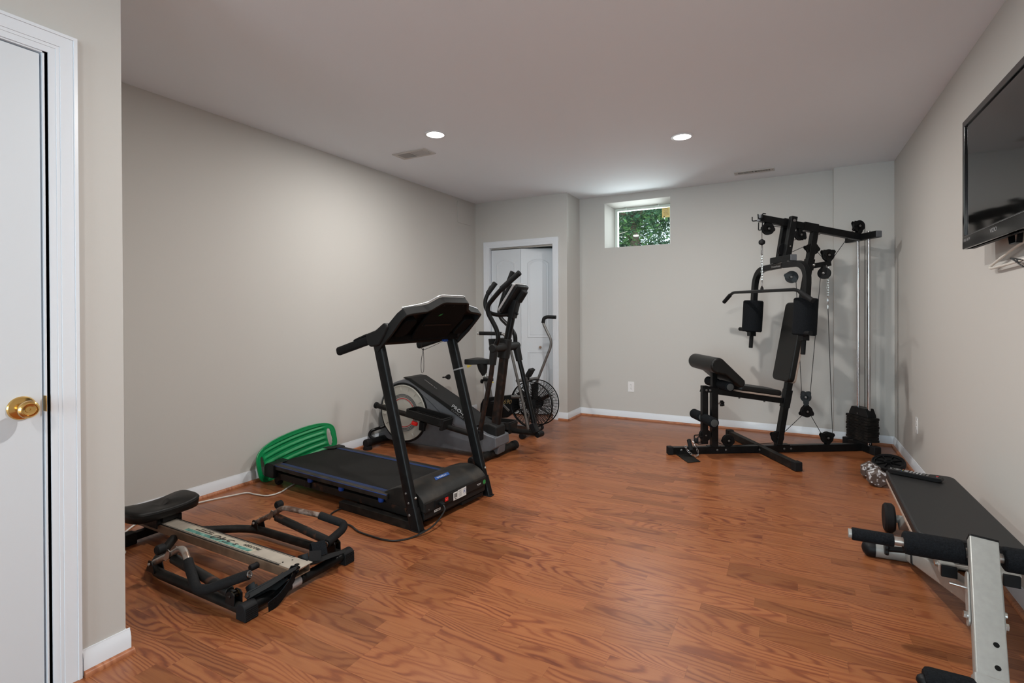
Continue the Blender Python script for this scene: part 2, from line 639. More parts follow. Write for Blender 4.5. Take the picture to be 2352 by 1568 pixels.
# floor: subfloor and three-strip laminate boards
fl = struct('floor', MB().box(((XL + XR) / 2 , (YR + YB) / 2 + 0.1, -0.03), (XR - XL + 0.3, YB - YR + 0.5, 0.04)), 'oak_trim')
random.seed(7)
ROW0, RW, BL = 2.306, 0.2115, 1.2
known = {0: -.99, -1: -.721, -2: -.387, -3: -.975, -4: -1.57, -5: -1.32, -6: -2.035, 1: -.254, 2: -.535, 3: -.128}
PATT = [((.285, .69), (0.50, .93), (.13, .56, .98)), ((.42, .86), (.22, .67), (.36, .80)), ((.18, .62), (.40, .85), (.29, .71))]
TH = 0.01


def board(x0, x1, y0, bx, pat, seed):
    """one laminate board: its three printed strips are separate raised pieces"""
    rnd = random.Random(seed)
    me_v, me_f, pid = [], [], []
    g = 0.00035
    for s_ in range(3):
        ya, yb = y0 + RW / 3 * s_ + (g if s_ == 0 else g * .25), y0 + RW / 3 * (s_ + 1) - (g if s_ == 2 else g * .25)
        cuts = [bx] + [bx + c for c in pat[s_]] + [bx + BL]
        for a, b in zip(cuts[:-1], cuts[1:]):
            a2, b2 = max(a, x0) + g * .4, min(b, x1) - g * .4
            if b2 - a2 < 0.004:
                continue
            k = len(me_v)
            me_v += [(a2, ya, 0), (b2, ya, 0), (b2, yb, 0), (a2, yb, 0), (a2, ya, -TH), (b2, ya, -TH), (b2, yb, -TH), (a2, yb, -TH)]
            me_f += [tuple(i + k for i in f) for f in ((0, 1, 2, 3), (0, 4, 5, 1), (1, 5, 6, 2), (2, 6, 7, 3), (3, 7, 4, 0))]
            pid += [rnd.random()] * 5
    if not me_f:
        return
    me = bpy.data.meshes.new('plank')
    me.from_pydata(me_v, [], me_f)
    at = me.attributes.new('piece', 'FLOAT', 'FACE')
    at.data.foreach_set('value', pid)
    me.materials.append(MATS['oak_floor'])
    o = bpy.data.objects.new('plank', me)
    COL.objects.link(o)
    o.parent = fl


for k in range(-23, 17):
    y0 = ROW0 + RW * k
    if y0 + RW < -2.6 or y0 > YB - 0.02:
        continue
    xl = XL if y0 + RW > YE - 0.1 else XD - 0.1
    e = known.get(k, random.uniform(-1.2, 0))
    bx = e - BL * 4
    n = 0
    while bx < XR:
        if bx + BL > xl + 0.01:
            board(max(bx, xl - 0.02), min(bx + BL, XR + 0.02), y0, bx, PATT[(k * 5 + n) % 3], k * 100 + n)
        bx += BL
        n += 1

# ceiling with round holes for the recessed lamps
LR = 0.066
ce = MB().prism([(XL - T, YR - T), (XR + T, YR - T), (XR + T, YB + .3), (XL - T, YB + .3)], (0, 0, H), (1, 0, 0), (0, 1, 0), 0.03,
                holes=[circ(LR, 28, *p) for p in LAMPS], off=0.0)
struct('ceiling', ce, 'ceiling_paint')

# baseboards (white) and oak shoe moulding
BP = [(0, 0), (BW, 0), (BW, 0.058), (BW * .8, 0.063), (BW * .75, 0.070), (BW * .35, 0.079), (BW * .3, BH), (0, BH)]
SP = [(0, 0), (0.017, 0), (0.0165, 0.006), (0.014, 0.012), (0.009, 0.0165), (0.003, 0.018), (0, 0.018)]


def skirting(side, n, A, B, out, exA=0.0, exB=0.0):
    A, B, out = V(A), V(B), V(out)
    d = (B - A).normalized()
    struct('baseboard_' + side, MB().moulding(BP, A - d * exA, B + d * exB, out), 'white_trim')
    struct('trim_%d' % n, MB().moulding(SP, A - d * exA * 1.5 + out * BW, B + d * exB * 1.5 + out * BW, out), 'oak_trim')


skirting('left', 1, (XL, YE, 0), (XL, Y1, 0), (1, 0, 0))
skirting('closet', 2, (CX1 + 0.066, Y1, 0), (X1, Y1, 0), (0, -1, 0), 0, BW)
skirting('closet_return', 3, (X1, Y1, 0), (X1, YB, 0), (1, 0, 0), 0, 0)
skirting('back', 4, (X1, YB, 0), (XP, YB, 0), (0, -1, 0))
skirting('pilaster', 5, (XP, YP, 0), (XR, YP, 0), (0, -1, 0), BW, 0)
skirting('right', 6, (XR, YP, 0), (XR, YR, 0), (-1, 0, 0))
skirting('near_left', 7, (XD, 0.818, 0), (XD, YE, 0), (1, 0, 0), 0, BW)
struct('baseboard_end', MB().moulding(BP, (XL, YE, 0), (XD, YE, 0), (0, 1, 0)), 'white_trim')

# near door: slab, colonial casing, brass knob
d1 = thing('door_1', '', '', (XD, DY1, 0))
del d1['label'], d1['category']
d1['kind'] = 'structure'
CAS = [(0, 0), (0.072, 0), (0.072, 0.017), (0.062, 0.018), (0.0615, 0.015), (0.045, 0.0135), (0.028, 0.012), (0.0275, 0.0095), (0.018, 0.0095), (0.0175, 0.0075), (0.006, 0.0065), (0, 0.004)]


def casing(name, n, pts, outdirs, wall_n):
    """mitred casing: pts are the opening corners, profile grows away from the opening along outdirs"""
    mb = MB()
    rings = [[V(p) + V(o) * x + V(wall_n) * y for x, y in CAS] for p, o in zip(pts, outdirs)]
    mb.rings(rings)
    return mb


mb = casing('casing', 0, [(XD, DY0, 0), (XD, DY0, DZ), (XD, DY1 + 0.008, DZ), (XD, DY1 + 0.008, 0)], [(0, -1, 0), (0, -1, 1), (0, 1, 1), (0, 1, 0)], (1, 0, 0))
obj('casing', mb, 'white_trim', d1, world=True)
mb = MB()
mb.box((XD - 0.06, DY1 + 0.002, DZ / 2), (0.12, 0.014, DZ)).box((XD - 0.06, DY0 - 0.006, DZ / 2), (0.12, 0.014, DZ)).box((XD - 0.06, (DY0 + DY1) / 2, DZ + 0.001), (0.12, DY1 - DY0, 0.012))
obj('jamb', mb, 'white_trim', d1, world=True)
slab = obj('door_panel', MB().box((XD - 0.024, (DY0 + DY1) / 2 - 0.002, DZ / 2 + 0.001), (0.036, DY1 - DY0 - 0.016, DZ - 0.02)), 'white_door', d1, bev=0.002, world=True)
kx = XD - 0.006
ky, kz = 0.673, 0.915
kn = obj('door_knob', MB().lathe((kx, ky, kz), (1, 0, 0), [(0.036, 0), (0.036, 0.002), (0.033, 0.006), (0.022, 0.009), (0.013, 0.011), (0.0115, 0.026), (0.013, 0.032), (0.022, 0.037), (0.0265, 0.046), (0.0255, 0.055), (0.021, 0.060), (0.018, 0.0605), (0.0165, 0.057), (0.010, 0.056), (0.0095, 0.058), (0.003, 0.058), (0.0028, 0.054)], 36), 'brass', slab, world=True, label='polished brass door knob')
obj('strike_plate', MB().box((XD - 0.004, DY1 - 0.0042, 0.921), (0.022, 0.0025, 0.05)), 'brass', d1, bev=0.001, world=True)
obj('screw', MB().lathe((kx + 0.006, ky - 0.024, kz - 0.004), (1, 0, 0), [(0.004, 0), (0.004, 0.001), (0.002, 0.0018)], 12), 'dull_steel', slab, world=True)

# closet bifold door
d2 = thing('door_2', '', '', (CX0, Y1, 0))
del d2['label'], d2['category']
d2['kind'] = 'structure'
mb = casing('casing', 0, [(CX0 + .012, Y1, 0), (CX0 + .012, Y1, CZ - .008), (CX1 - .006, Y1, CZ - .008), (CX1 - .006, Y1, 0)], [(-1, 0, 0), (-1, 0, 1), (1, 0, 1), (1, 0, 0)], (0, -1, 0))
obj('casing', mb, 'white_trim', d2, world=True)
obj('jamb', MB().box((CX0 + 0.005, Y1 + 0.055, CZ / 2), (0.012, 0.11, CZ)).box((CX1 - 0.003, Y1 + 0.055, CZ / 2), (0.012, 0.11, CZ)).box(((CX0 + CX1) / 2, Y1 + 0.055, CZ - 0.004), (CX1 - CX0, 0.11, 0.012)), 'white_trim', d2, world=True)
obj('track', MB().box(((CX0 + CX1) / 2, Y1 + 0.045, CZ - 0.018), (CX1 - CX0 - 0.02, 0.03, 0.018)), 'zinc', d2, world=True)


def leaf(O, ang, wdt, knob):
    """one bifold leaf with a raised arched upper panel and a square lower one"""
    U = Vector((math.cos(ang), math.sin(ang), 0))
    Vz = Vector((0, 0, 1))
    N = U.cross(Vz)
    O = V(O)
    hgt = CZ - 0.045
    o = obj('door_panel', MB().prism([(0.002, 0), (wdt - 0.002, 0), (wdt - 0.002, hgt), (0.002, hgt)], O + Vector((0, 0, 0.012)), U, Vz, 0.032, off=-0.032), 'white_door', d2, bev=0.0015, world=True)

    def panel(name, x0, x1, z0, z1, arch):
        outer = [(x0, z0), (x1, z0)]
        na = 14
        for i in range(na + 1):
            t = i / na
            outer.append((x1 + (x0 - x1) * t, z1 - arch + arch * (1 - (2 * t - 1) ** 2)))
        cx, cz = (x0 + x1) / 2, (z0 + z1) / 2

        def ins(p, k):
            return (cx + (p[0] - cx) * (1 - k / ((x1 - x0) / 2)), cz + (p[1] - cz) * (1 - k / ((z1 - z0) / 2)))
        prof = [(0, 0.0), (0.006, 0.005), (0.012, 0.0035), (0.030, 0.0005), (0.032, 0.0045)]
        rings = [[O + U * ins(p, k)[0] + Vz * (ins(p, k)[1] + 0.012) + N * (-0.0002 + h) for p in outer] for k, h in prof]
        obj(name, MB().rings(rings), 'white_door', o, world=True, ang=25)
    panel('arched_panel', 0.075, wdt - 0.075, 0.90, hgt - 0.12, 0.05)
    panel('square_panel', 0.075, wdt - 0.075, 0.16, 0.74, 0.0)
    if knob:
        kp = O + U * knob + Vz * 0.80
        obj('knob', MB().lathe(kp, N, [(0.006, 0), (0.006, 0.01), (0.013, 0.016), (0.016, 0.022), (0.013, 0.028), (0.004, 0.031)], 16), 'wood_knob', o, world=True, label='small round wooden knob')


LW = 0.405
leaf((-3.190, Y1 + 0.040, 0), 0.0, LW, 0)
leaf((-3.190 + LW, Y1 + 0.040, 0), R(26), LW, 0.225)
obj('closet_rail', MB().cyl((-3.3, YB - .05, 1.7), (-2.3, YB - .05, 1.7), 0.015), 'dull_steel', d2, world=True)

# basement window
wn = thing('window_1', '', '', (WX0, YB, WZ0))
del wn['label'], wn['category']
wn['kind'] = 'structure'
fy = YB + WD - 0.035
fw = 0.030
x0, x1, z0, z1 = WX0 + 0.055, WX1 - 0.02, WZ0 - 0.0, WZ1 - 0.03
mb = MB().prism([(WX0, WZ0), (WX1, WZ0), (WX1, WZ1), (WX0, WZ1)], (0, fy, 0), (1, 0, 0), (0, 0, 1), 0.05,
                holes=[[(x0 + fw, z0 + fw), (x1 - fw, z0 + fw), (x1 - fw, z1 - fw), (x0 + fw, z1 - fw)]])
obj('window_frame', mb, 'vinyl_frame', wn, bev=0.003, world=True)
mb = MB().prism([(x0, z0), (x1, z0), (x1, z1), (x0, z1)], (0, fy - 0.03, 0), (1, 0, 0), (0, 0, 1), 0.018,
                holes=[[(x0 + fw, z0 + fw), (x1 - fw, z0 + fw), (x1 - fw, z1 - fw), (x0 + fw, z1 - fw)]])
obj('sash', mb, 'vinyl_frame', wn, bev=0.003, world=True)
obj('pane', MB().box(((x0 + x1) / 2, fy, (z0 + z1) / 2), (x1 - x0 - 2 * fw + .006, 0.003, z1 - z0 - 2 * fw + .006)), 'glass', wn, world=True)
for xx in (x0 + 0.12, x1 - 0.17):
    obj('latch', MB().box((xx, fy - 0.046, z1 - 0.014), (0.055, 0.014, 0.012)).box((xx + 0.02, fy - 0.052, z1 - 0.006), (0.014, 0.02, 0.02)), 'vinyl_frame', wn, bev=0.002, world=True)
# splayed plaster reveal on the left and the head
mb = MB()
mb.add([(WX0, YB, WZ0), (x0, fy - 0.03, WZ0), (x0, fy - 0.03, WZ1), (WX0, YB, WZ1), (WX0 - 0.001, fy, WZ0), (WX0 - 0.001, fy, WZ1)], [(0, 1, 2, 3), (0, 4, 1), (3, 2, 5), (1, 4, 5, 2), (0, 3, 5, 4)])
mb.add([(WX0, YB, WZ1), (WX1, YB, WZ1), (WX1, fy - 0.03, z1), (WX0, fy - 0.03, z1), (WX0, fy, WZ1 + 0.001), (WX1, fy, WZ1 + 0.001)], [(0, 1, 2, 3), (0, 3, 4), (1, 5, 2), (3, 2, 5, 4), (0, 4, 5, 1)])
obj('reveal', mb, 'wall_paint', wn, world=True)
note = obj('window_note', MB().box((x1 - fw - 0.050, fy - 0.004, z1 - fw - 0.058), (0.085, 0.0012, 0.112)), 'yellow_paper')
tag(note, 'small yellow paper sticker with print in upper right corner of window pane', 'sticker')
for i in range(6):
    obj('print_line', MB().box((x1 - fw - 0.050 + 0.004 * (i % 3), fy - 0.0050, z1 - fw - 0.018 - 0.014 * i), (0.060 - 0.008 * (i % 3), 0.0006, 0.0035)), 'rust_tube', note)
obj('print_mark', MB().box((x1 - fw - 0.070, fy - 0.0050, z1 - fw - 0.104), (0.016, 0.0006, 0.010)), 'dark_print', note)

# recessed lamps
LAB = ['recessed ceiling downlight glowing above the treadmill beside the left ceiling vent', 'recessed ceiling downlight glowing in front of the basement window', 'recessed ceiling downlight above the open middle of the floor', 'unseen recessed ceiling downlight assumed behind the camera', 'unseen recessed ceiling downlight assumed at the rear end of the room behind the camera']
for (lx, ly), lab, lw_ in zip(LAMPS, LAB, LAMP_W):
    t = thing('recessed_light', lab, 'light', (lx, ly, H), group='recessed downlights')
    obj('trim_ring', MB().ring((0, 0, -0.004), (0, 0, 1), LR - 0.001, LR + 0.017, 0.0045, 40), 'white_trim', t, bev=0.0012)
    obj('reflector', MB().lathe((0, 0, -0.001), (0, 0, 1), [(LR - 0.0005, 0), (LR - 0.004, 0.02), (0.050, 0.06), (0.05, 0.075)], 36, cap=False), 'reflector', t)
    obj('bulb', MB().lathe((0.0, 0.0, 0.018), (0, 0, 1), [(0.001, 0), (0.025, 0.002), (0.041, 0.010), (0.046, 0.022), (0.046, 0.05)], 32), 'bulb', t, label='glowing white bulb face')
    light('lamp_light', 'AREA', (lx, ly, H - 0.006), lw_, (1.0, 0.965, 0.92), target=(lx, ly, 0), shape='DISK', size=0.09)

# ceiling registers
def register(label, x0, x1, y0, y1, closed):
    t = thing('ceiling_vent', label, 'vent', ((x0 + x1) / 2, (y0 + y1) / 2, H), group='ceiling registers')
    w, d = x1 - x0, y1 - y0
    iw, idp = w - 0.075, d - 0.05
    mb = MB().prism([(-w / 2, -d / 2), (w / 2, -d / 2), (w / 2, d / 2), (-w / 2, d / 2)], (0, 0, 0), (1, 0, 0), (0, 1, 0), 0.007, off=-0.0072,
                    holes=[[(-iw / 2, -idp / 2), (-0.006, -idp / 2), (-0.006, idp / 2), (-iw / 2, idp / 2)], [(0.006, -idp / 2), (iw / 2, -idp / 2), (iw / 2, idp / 2), (0.006, idp / 2)]])
    obj('frame', mb, 'vent_metal', t, bev=0.002)
    obj('backing', MB().box((0, 0, -0.0012), (iw, idp, 0.001)), 'vent_dark', t)
    for s_ in (-1, 1):
        for i in range(13):
            x = s_ * (0.012 + (iw / 2 - 0.016) * (i + .5) / 13)
            obj('louvre', MB().box((x, 0, -0.0045), (0.0022, idp, 0.007), Matrix.Rotation(R(35 * s_ * closed), 3, 'Y')), 'vent_metal', t)
    for s_ in (-1, 1):
        obj('screw', MB().lathe((s_ * (w / 2 - 0.018), 0, -0.0072), (0, 0, -1), [(0.004, 0), (0.003, 0.0012)], 10), 'dull_steel', t)


register('white metal ceiling vent near the left wall beside the downlight', -2.945, -2.602, 3.335, 3.495, 1)
register('white metal ceiling vent close to the back wall right of the window', -0.467, -0.120, 5.355, 5.470, -1)

# wall plates
def outlet(label, O, U, N):
    O, U, N = V(O), V(U), V(N)
    t = thing('wall_outlet', label, 'outlet', O, group='wall outlets')
    obj('cover_plate', MB().prism(rrect(0.071, 0.116, 0.005), O, U, (0, 0, 1), 0.005, off=0.0002), 'plate', t, bev=0.0015, world=True)
    for s_ in (-1, 1):
        c = O + Vector((0, 0, s_ * 0.0195)) + N * 0.005
        rc = obj('receptacle', MB().prism(rrect(0.033, 0.028, 0.009), c, U, (0, 0, 1), 0.0018, off=0), 'plate', t, world=True)
        for q in (-1, 1):
            obj('slot', MB().box(c + U * 0.0065 * q + N * 0.0015 + Vector((0, 0, 0.004)), (0.0022 if abs(U.x) > .5 else .0016, 0.0022 if abs(U.y) > .5 else .0016, 0.008)), 'dark_print', rc, world=True)
        obj('slot', MB().cyl(c + Vector((0, 0, -0.007)), c + Vector((0, 0, -0.007)) + N * 0.0022, 0.0025, 10), 'dark_print', rc, world=True)
    obj('screw', MB().lathe(O + N * 0.005, N, [(0.003, 0), (0.002, 0.001)], 10), 'zinc', t, world=True)


outlet('white duplex outlet low on the back wall below the window', (-1.572, YB, 0.365), (1, 0, 0), (0, -1, 0))
outlet('white duplex outlet low on the right wall near the weight bench', (XR, 4.735, 0.363), (0, -1, 0), (-1, 0, 0))
t = thing('access_panel', 'wall coloured square access cover high on the left wall by the closet corner', 'panel', (XL, 5.095, 2.39))
obj('cover', MB().prism(rrect(0.285, 0.252, 0.012), (XL, 5.095, 2.385), (0, 1, 0), (0, 0, 1), 0.006, off=0.0), 'wall_paint', t, bev=0.002, world=True)

# outside: ground at window level and a leafy tree
struct('ground', MB().box((-2, 15.2, 1.70), (34, 18.2, 0.05)), 'ground')


def tree(name, label, cx, cy, zc, rx, ry, rz, nl, seed, branches):
    t = thing(name, label, 'tree', (cx, cy, 1.725), group='trees outside the window')
    rnd = random.Random(seed)
    mb = MB().tube([(cx, cy, 1.7), (cx + .05, cy, zc - rz * .4), (cx - .05, cy + .1, zc + rz * .5)], [.13, .09, .03], 10)
    for i in range(branches):
        a = rnd.uniform(0, 2 * PI)
        zz = zc + rnd.uniform(-.5, .4) * rz
        p = Vector((cx, cy, zz))
        q = p + Vector((math.cos(a) * rx * .75, math.sin(a) * ry * .75, rnd.uniform(.1, .5)))
        mb.tube([p, (p + q) / 2 + Vector((0, 0, .1)), q], [.035, .022, .006], 6)
    obj('trunk', mb, 'bark', t, world=True)
    for mname, n in (('leaf', nl), ('leaf_light', nl // 4)):
        vs, fs = [], []
        clumps = [(rnd.gauss(0, .42), rnd.gauss(0, .42), rnd.gauss(0, .45)) for _ in range(42)]
        for i in range(n):
            k = clumps[rnd.randrange(42)]
            c = Vector((cx + (k[0] + rnd.gauss(0, .11)) * rx, cy + (k[1] + rnd.gauss(0, .11)) * ry, zc + (k[2] + rnd.gauss(0, .11)) * rz))
            a = Vector((rnd.gauss(0, 1), rnd.gauss(0, 1), rnd.gauss(0, .6))).normalized()
            b = a.cross(Vector((rnd.gauss(0, 1), rnd.gauss(0, 1), rnd.gauss(0, 1)))).normalized()
            L, Wd = rnd.uniform(.035, .06), rnd.uniform(.014, .024)
            j = len(vs)
            n_ = a.cross(b) * .008
            vs += [c - a * L, c + b * Wd + n_, c + a * L, c - b * Wd + n_]
            fs += [(j, j + 1, j + 2), (j, j + 2, j + 3)]
        o = obj('foliage', MB().add(vs, fs), mname, t, world=True, kind='stuff')


tree('leafy_tree', 'leafy green tree close outside the basement window', -2.75, 10.2, 3.05, 1.7, 1.0, 1.15, 9000, 3, 9)
tree('leafy_tree', 'darker green tree further outside the basement window', -4.4, 13.4, 3.5, 2.4, 1.0, 1.7, 9000, 5, 7)
b = tag(obj('bare_branch', MB().tube([(-3.02, 9.15, 2.42), (-2.72, 9.1, 2.62), (-2.55, 9.1, 2.66)], [.012, .008, .003], 6).tube([(-2.80, 9.1, 2.57), (-2.72, 9.1, 2.70), (-2.66, 9.1, 2.78)], [.008, .006, .002], 6).tube([(-2.76, 9.1, 2.6), (-2.62, 9.1, 2.56)], [.006, .002], 6).tube([(-3.02, 9.15, 1.7), (-3.02, 9.15, 2.42)], [.02, .012], 6), 'twig'), 'pale bare branch in front of the tree outside the window', 'branch')

# ------------------------------------------------------------------ treadmill
X_, Y_, Z_ = Vector((1, 0, 0)), Vector((0, 1, 0)), Vector((0, 0, 1))
tm = thing('treadmill', 'black folding treadmill with blue striped side rails and tall slanted uprights', 'treadmill', (-1.759, 2.57, 0), -4.4)
for s in (-1, 1):
    y = 0.330 * s
    fr_ = obj('foot_rail', MB().bar([(-0.655, y, 0.024), (-0.06, y, 0.024)], 0.042, 0.047), 'dusty_metal', tm, bev=0.004)
    obj('end_plug', MB().box((-0.659, y, 0.024), (0.008, 0.038, 0.043)), 'black_plastic', fr_, bev=0.003)
    up = obj('upright', MB().bar([(-0.060, y, 0.108), (-0.322, y, 1.025)], 0.040, 0.076, up=(1, 0, 0.28), r=0.017), 'black_metal', tm, ang=50)
    obj('foot_bracket', MB().bar([(-0.026, y, 0.0), (-0.062, y, 0.118)], 0.045, 0.080, up=(1, 0, 0.28), r=0.014), 'black_metal', tm, ang=50)
    obj('foot_cap', MB().box((-0.018, y, 0.004), (0.07, 0.047, 0.008)), 'rubber', tm, bev=0.003)
    for (bx_, bz_, sz) in ((-0.093, 0.200, .007), (-0.073, 0.150, .007), (-0.066, 0.085, .009)):
        obj('bolt', MB().lathe((bx_, y + s * 0.020, bz_), (0, s, 0), [(sz, 0), (sz, .002), (sz * .6, .006)], 10), 'dull_steel', up)
    obj('bolt', MB().lathe((-0.040, y, 0.178), (1, 0, .28), [(.008, 0), (.007, .004), (.003, .007)], 12), 'zinc', up)
    if s > 0:
        obj('warning_band', MB().bar([(-0.262, y, 0.815), (-0.2645, y, 0.8238)], 0.0412, 0.0772, up=(1, 0, 0.28), r=0.0172), 'dim_print', up, ang=50)
obj('adjuster_peg', MB().lathe((-0.335, 0.318, 0.763), (-1, 0, -.12), [(0.018, 0), (0.017, .012), (0.008, .03), (0.004, .032), (0.004, .05), (0.0055, .052), (0.004, .058)], 14), 'black_plastic', tm)
obj('cross_bar', MB().box((-0.10, 0, 0.024), (0.045, 0.62, 0.046)), 'black_metal', tm, bev=0.003)
YC = -0.032
for s in (-1, 1):
    y = YC + 0.255 * s
    ft = obj('deck_frame', MB().bar([(-1.50, y, 0.072), (-0.10, y, 0.072)], 0.032, 0.046), 'rusted_metal', tm, bev=0.003)
    obj('frame_bracket', MB().box((-1.02, y + s * .018, 0.078), (0.055, 0.022, 0.042)), 'black_plastic', ft, bev=0.004)
    for bx_ in (-1.00, -0.69, -0.335):
        obj('deck_cushion', MB().lathe((bx_, YC + .275 * s, 0.094), (0, 0, 1), [(0.014, 0), (0.018, 0.006), (0.018, 0.026)], 14), 'blue_plastic', tm, label='blue rubber deck cushion')
    ry = YC + 0.260 * s
    rl = obj('side_rail', MB().prism([(-.032, .122), (.034, .122), (.034, .150), (.030, .153), (.012, .153), (.010, .1515), (-.032, .1515)][::1], (-1.372, ry, 0), (0, s, 0), (0, 0, 1), 1.10 * (1 if s > 0 else 1), off=0 if s > 0 else -1.10), 'dusty_plastic', tm, bev=0.001)
    for q, (yy, ww) in enumerate(((-.029, .0022), (-.0215, .0020), (-.0140, .0020), (-.0065, .0018), (.0338, .0035))):
        zz = .1518 if q < 4 else .1490
        obj('blue_stripe', MB().box((-0.822, ry + s * yy, zz), (1.10, ww if q < 4 else 0.002, 0.0014 if q < 4 else 0.0045)), 'stripe_print', rl)
    cap = MB().prism([(-.10, .062), (.005, .062), (.012, .10), (.012, .152), (.004, .159), (-.06, .160), (-.085, .150), (-.10, .125)], (-1.375, YC + .268 * s, 0), X_, Z_, 0.076)
    ec = obj('end_cap', cap, 'black_plastic', tm, bev=0.004)
    obj('cap_lip', MB().prism([(0, 0), (.088, 0), (.095, .03), (.06, .062), (0, .062)], (-1.462, YC + s * .232, 0.1575), X_, (0, -s, 0), 0.003), 'black_plastic', ec, bev=0.001)
    obj('rear_wheel', MB().lathe((-1.395, YC + .245 * s - .016, 0.031), (0, 1, 0), [(.012, 0), (.028, 0), (.031, .004), (.031, .028), (.028, .032), (.012, .032)], 20), 'rubber', tm, bev=0.001)
    obj('wheel_fork', MB().bar([(-1.395, YC + .268 * s, 0.031), (-1.33, YC + .268 * s, 0.07)], 0.006, 0.03), 'black_metal', tm, bev=0.002)
obj('deck', MB().box((-0.80, YC, 0.118), (1.15, 0.47, 0.02)), 'dark_plastic', tm)
ol = [(-1.43 + .024 * math.sin(R(a)) * -1, .125 + .024 * math.cos(R(a))) for a in range(0, 181, 20)]
ol = [(-1.42 - .0235 * math.sin(R(a)), .1265 + .0235 * math.cos(R(a))) for a in range(0, 181, 20)]
ol += [(-.16 + .0235 * math.sin(R(a)), .1265 - .0235 * math.cos(R(a))) for a in range(0, 181, 20)]
obj('running_belt', MB().prism(ol, (0, YC, 0), X_, Z_, 0.452), 'belt_rubber', tm)
# motor hood
prof = [(-.335, .140), (-.315, .158), (-.27, .178), (-.21, .199), (-.15, .209), (-.095, .207), (-.05, .190), (-.02, .168), (.0, .146), (.0, .092), (-.30, .092)]
hd = obj('motor_hood', MB().prism([(-.30, .092)] + prof[:10], (0, -.010, 0), X_, Z_, 0.585), 'dusty_plastic', tm, bev=0.006, seg=3)
obj('hood_apron', MB().prism([(-.30, .045), (-.012, .045), (-.004, .055), (-.004, .092), (-.30, .092)], (0, -.010, 0), X_, Z_, 0.578), 'dark_plastic', tm, bev=0.003)
obj('front_panel', MB().box((0.0025, -.010, .117), (.004, .578, .050)), 'dark_plastic', tm, bev=0.0015)
obj('belly_pan', MB().prism([(-.22, .012), (-.05, .012), (-.03, .046), (-.24, .046)], (0, -.01, 0), X_, Z_, 0.44), 'black_plastic', tm, bev=0.004)
obj('belly_lip', MB().box((-.024, .155, .034), (.03, .22, .022)), 'black_plastic', tm, bev=0.004)
sk = obj('power_socket', MB().box((.0065, -.165, .119), (.006, .115, .040)), 'black_plastic', tm, bev=0.002)
sw = obj('power_switch', MB().box((.0095, -.124, .119), (.006, .028, .022)), 'red_plastic', tm, bev=0.0015, label='red rocker power switch')
obj('switch_mark', MB().box((.0127, -.131, .119), (.0006, .004, .004)).box((.0127, -.117, .119), (.0006, .002, .005)), 'white_print', sw)
lb = obj('rating_label', MB().prism([(-.014, -.026), (.068, -.026), (.068, .026), (.064, .0265), (-.014, .024)], (.0047, 0, .113), Y_, Z_, 0.0008), 'paper', tm, label='white printed rating label')
for i in range(6):
    obj('print_line', MB().box((.0054, .010, .130 - .0065 * i), (.0004, .030 - .004 * (i % 3), .0016)), 'grey_print', lb)
obj('print_seal', MB().ring((.0050, .052, .116), X_, .0125, .0140, .0006, 24), 'blue_print', lb)
obj('print_mark', MB().prism([(-.006, -.005), (.006, -.005), (0, .008)], (.0053, .052, .116), Y_, Z_, 0.0006), 'blue_print', lb)
lb2 = obj('barcode_label', MB().box((.0050, -.036, .111), (.0008, .038, .046)), 'paper', tm, label='white barcode label')
for i in range(9):
    obj('bar', MB().box((.0056, -.049 + .0033 * i, .114), (.0004, .0010 + .0008 * (i % 3), .026)), 'dark_print', lb2)
text('label_number', '7EB4', .009, (.0056, -.036, .0945), Y_, Z_, 'dark_print', lb2)
lb3 = obj('warning_label', MB().box((-.0032, -.190, .076), (.0008, .054, .013)), 'paper', tm, label='narrow white label')
text('label_text', 'AC CORD', .0095, (-.0026, -.190, .076), Y_, Z_, 'dark_print', lb3)
gs = obj('round_sticker', MB().lathe((.0046, .258, .114), X_, [(.014, 0), (.014, .0006)], 20), 'green_print', tm)
obj('print_line', MB().box((.0047, .200, .116), (.0006, .040, .003)).box((.0047, .200, .109), (.0006, .030, .0015)), 'white_print', tm)
for yy in (-.27, .27):
    obj('screw', MB().lathe((.0046, yy, .104), X_, [(.0035, 0), (.003, .001)], 10), 'dull_steel', tm)
# blue badge on the hood, text reads from the runner's side
bo = Vector((-.105, -.030, .2095))
bu, bv = Vector((0, -1, 0)), Vector((1, 0, -.16)).normalized()
bg = obj('badge', MB().prism([(-.075, -.016), (.052, -.016), (.075, .016), (-.056, .016)], bo, bu, bv, 0.0012, off=0), 'blue_print', tm, label='blue badge sticker with white lettering')
text('badge_text', 'XTERRA', .021, bo + bu.cross(bv) * .0012, bu, bv, 'white_print', bg, xs=1.15, shear=.25)
# console: tilted panel with a deep rim, carried by the two side arms
SL = Vector((0.755, 0, 0.656)).normalized()
DN = Vector((0.656, 0, -0.755)).normalized()
C0 = Vector((-.305, 0, 1.062))


def cs(y, s, d=0.0):
    return C0 + Y_ * y + SL * s + DN * d


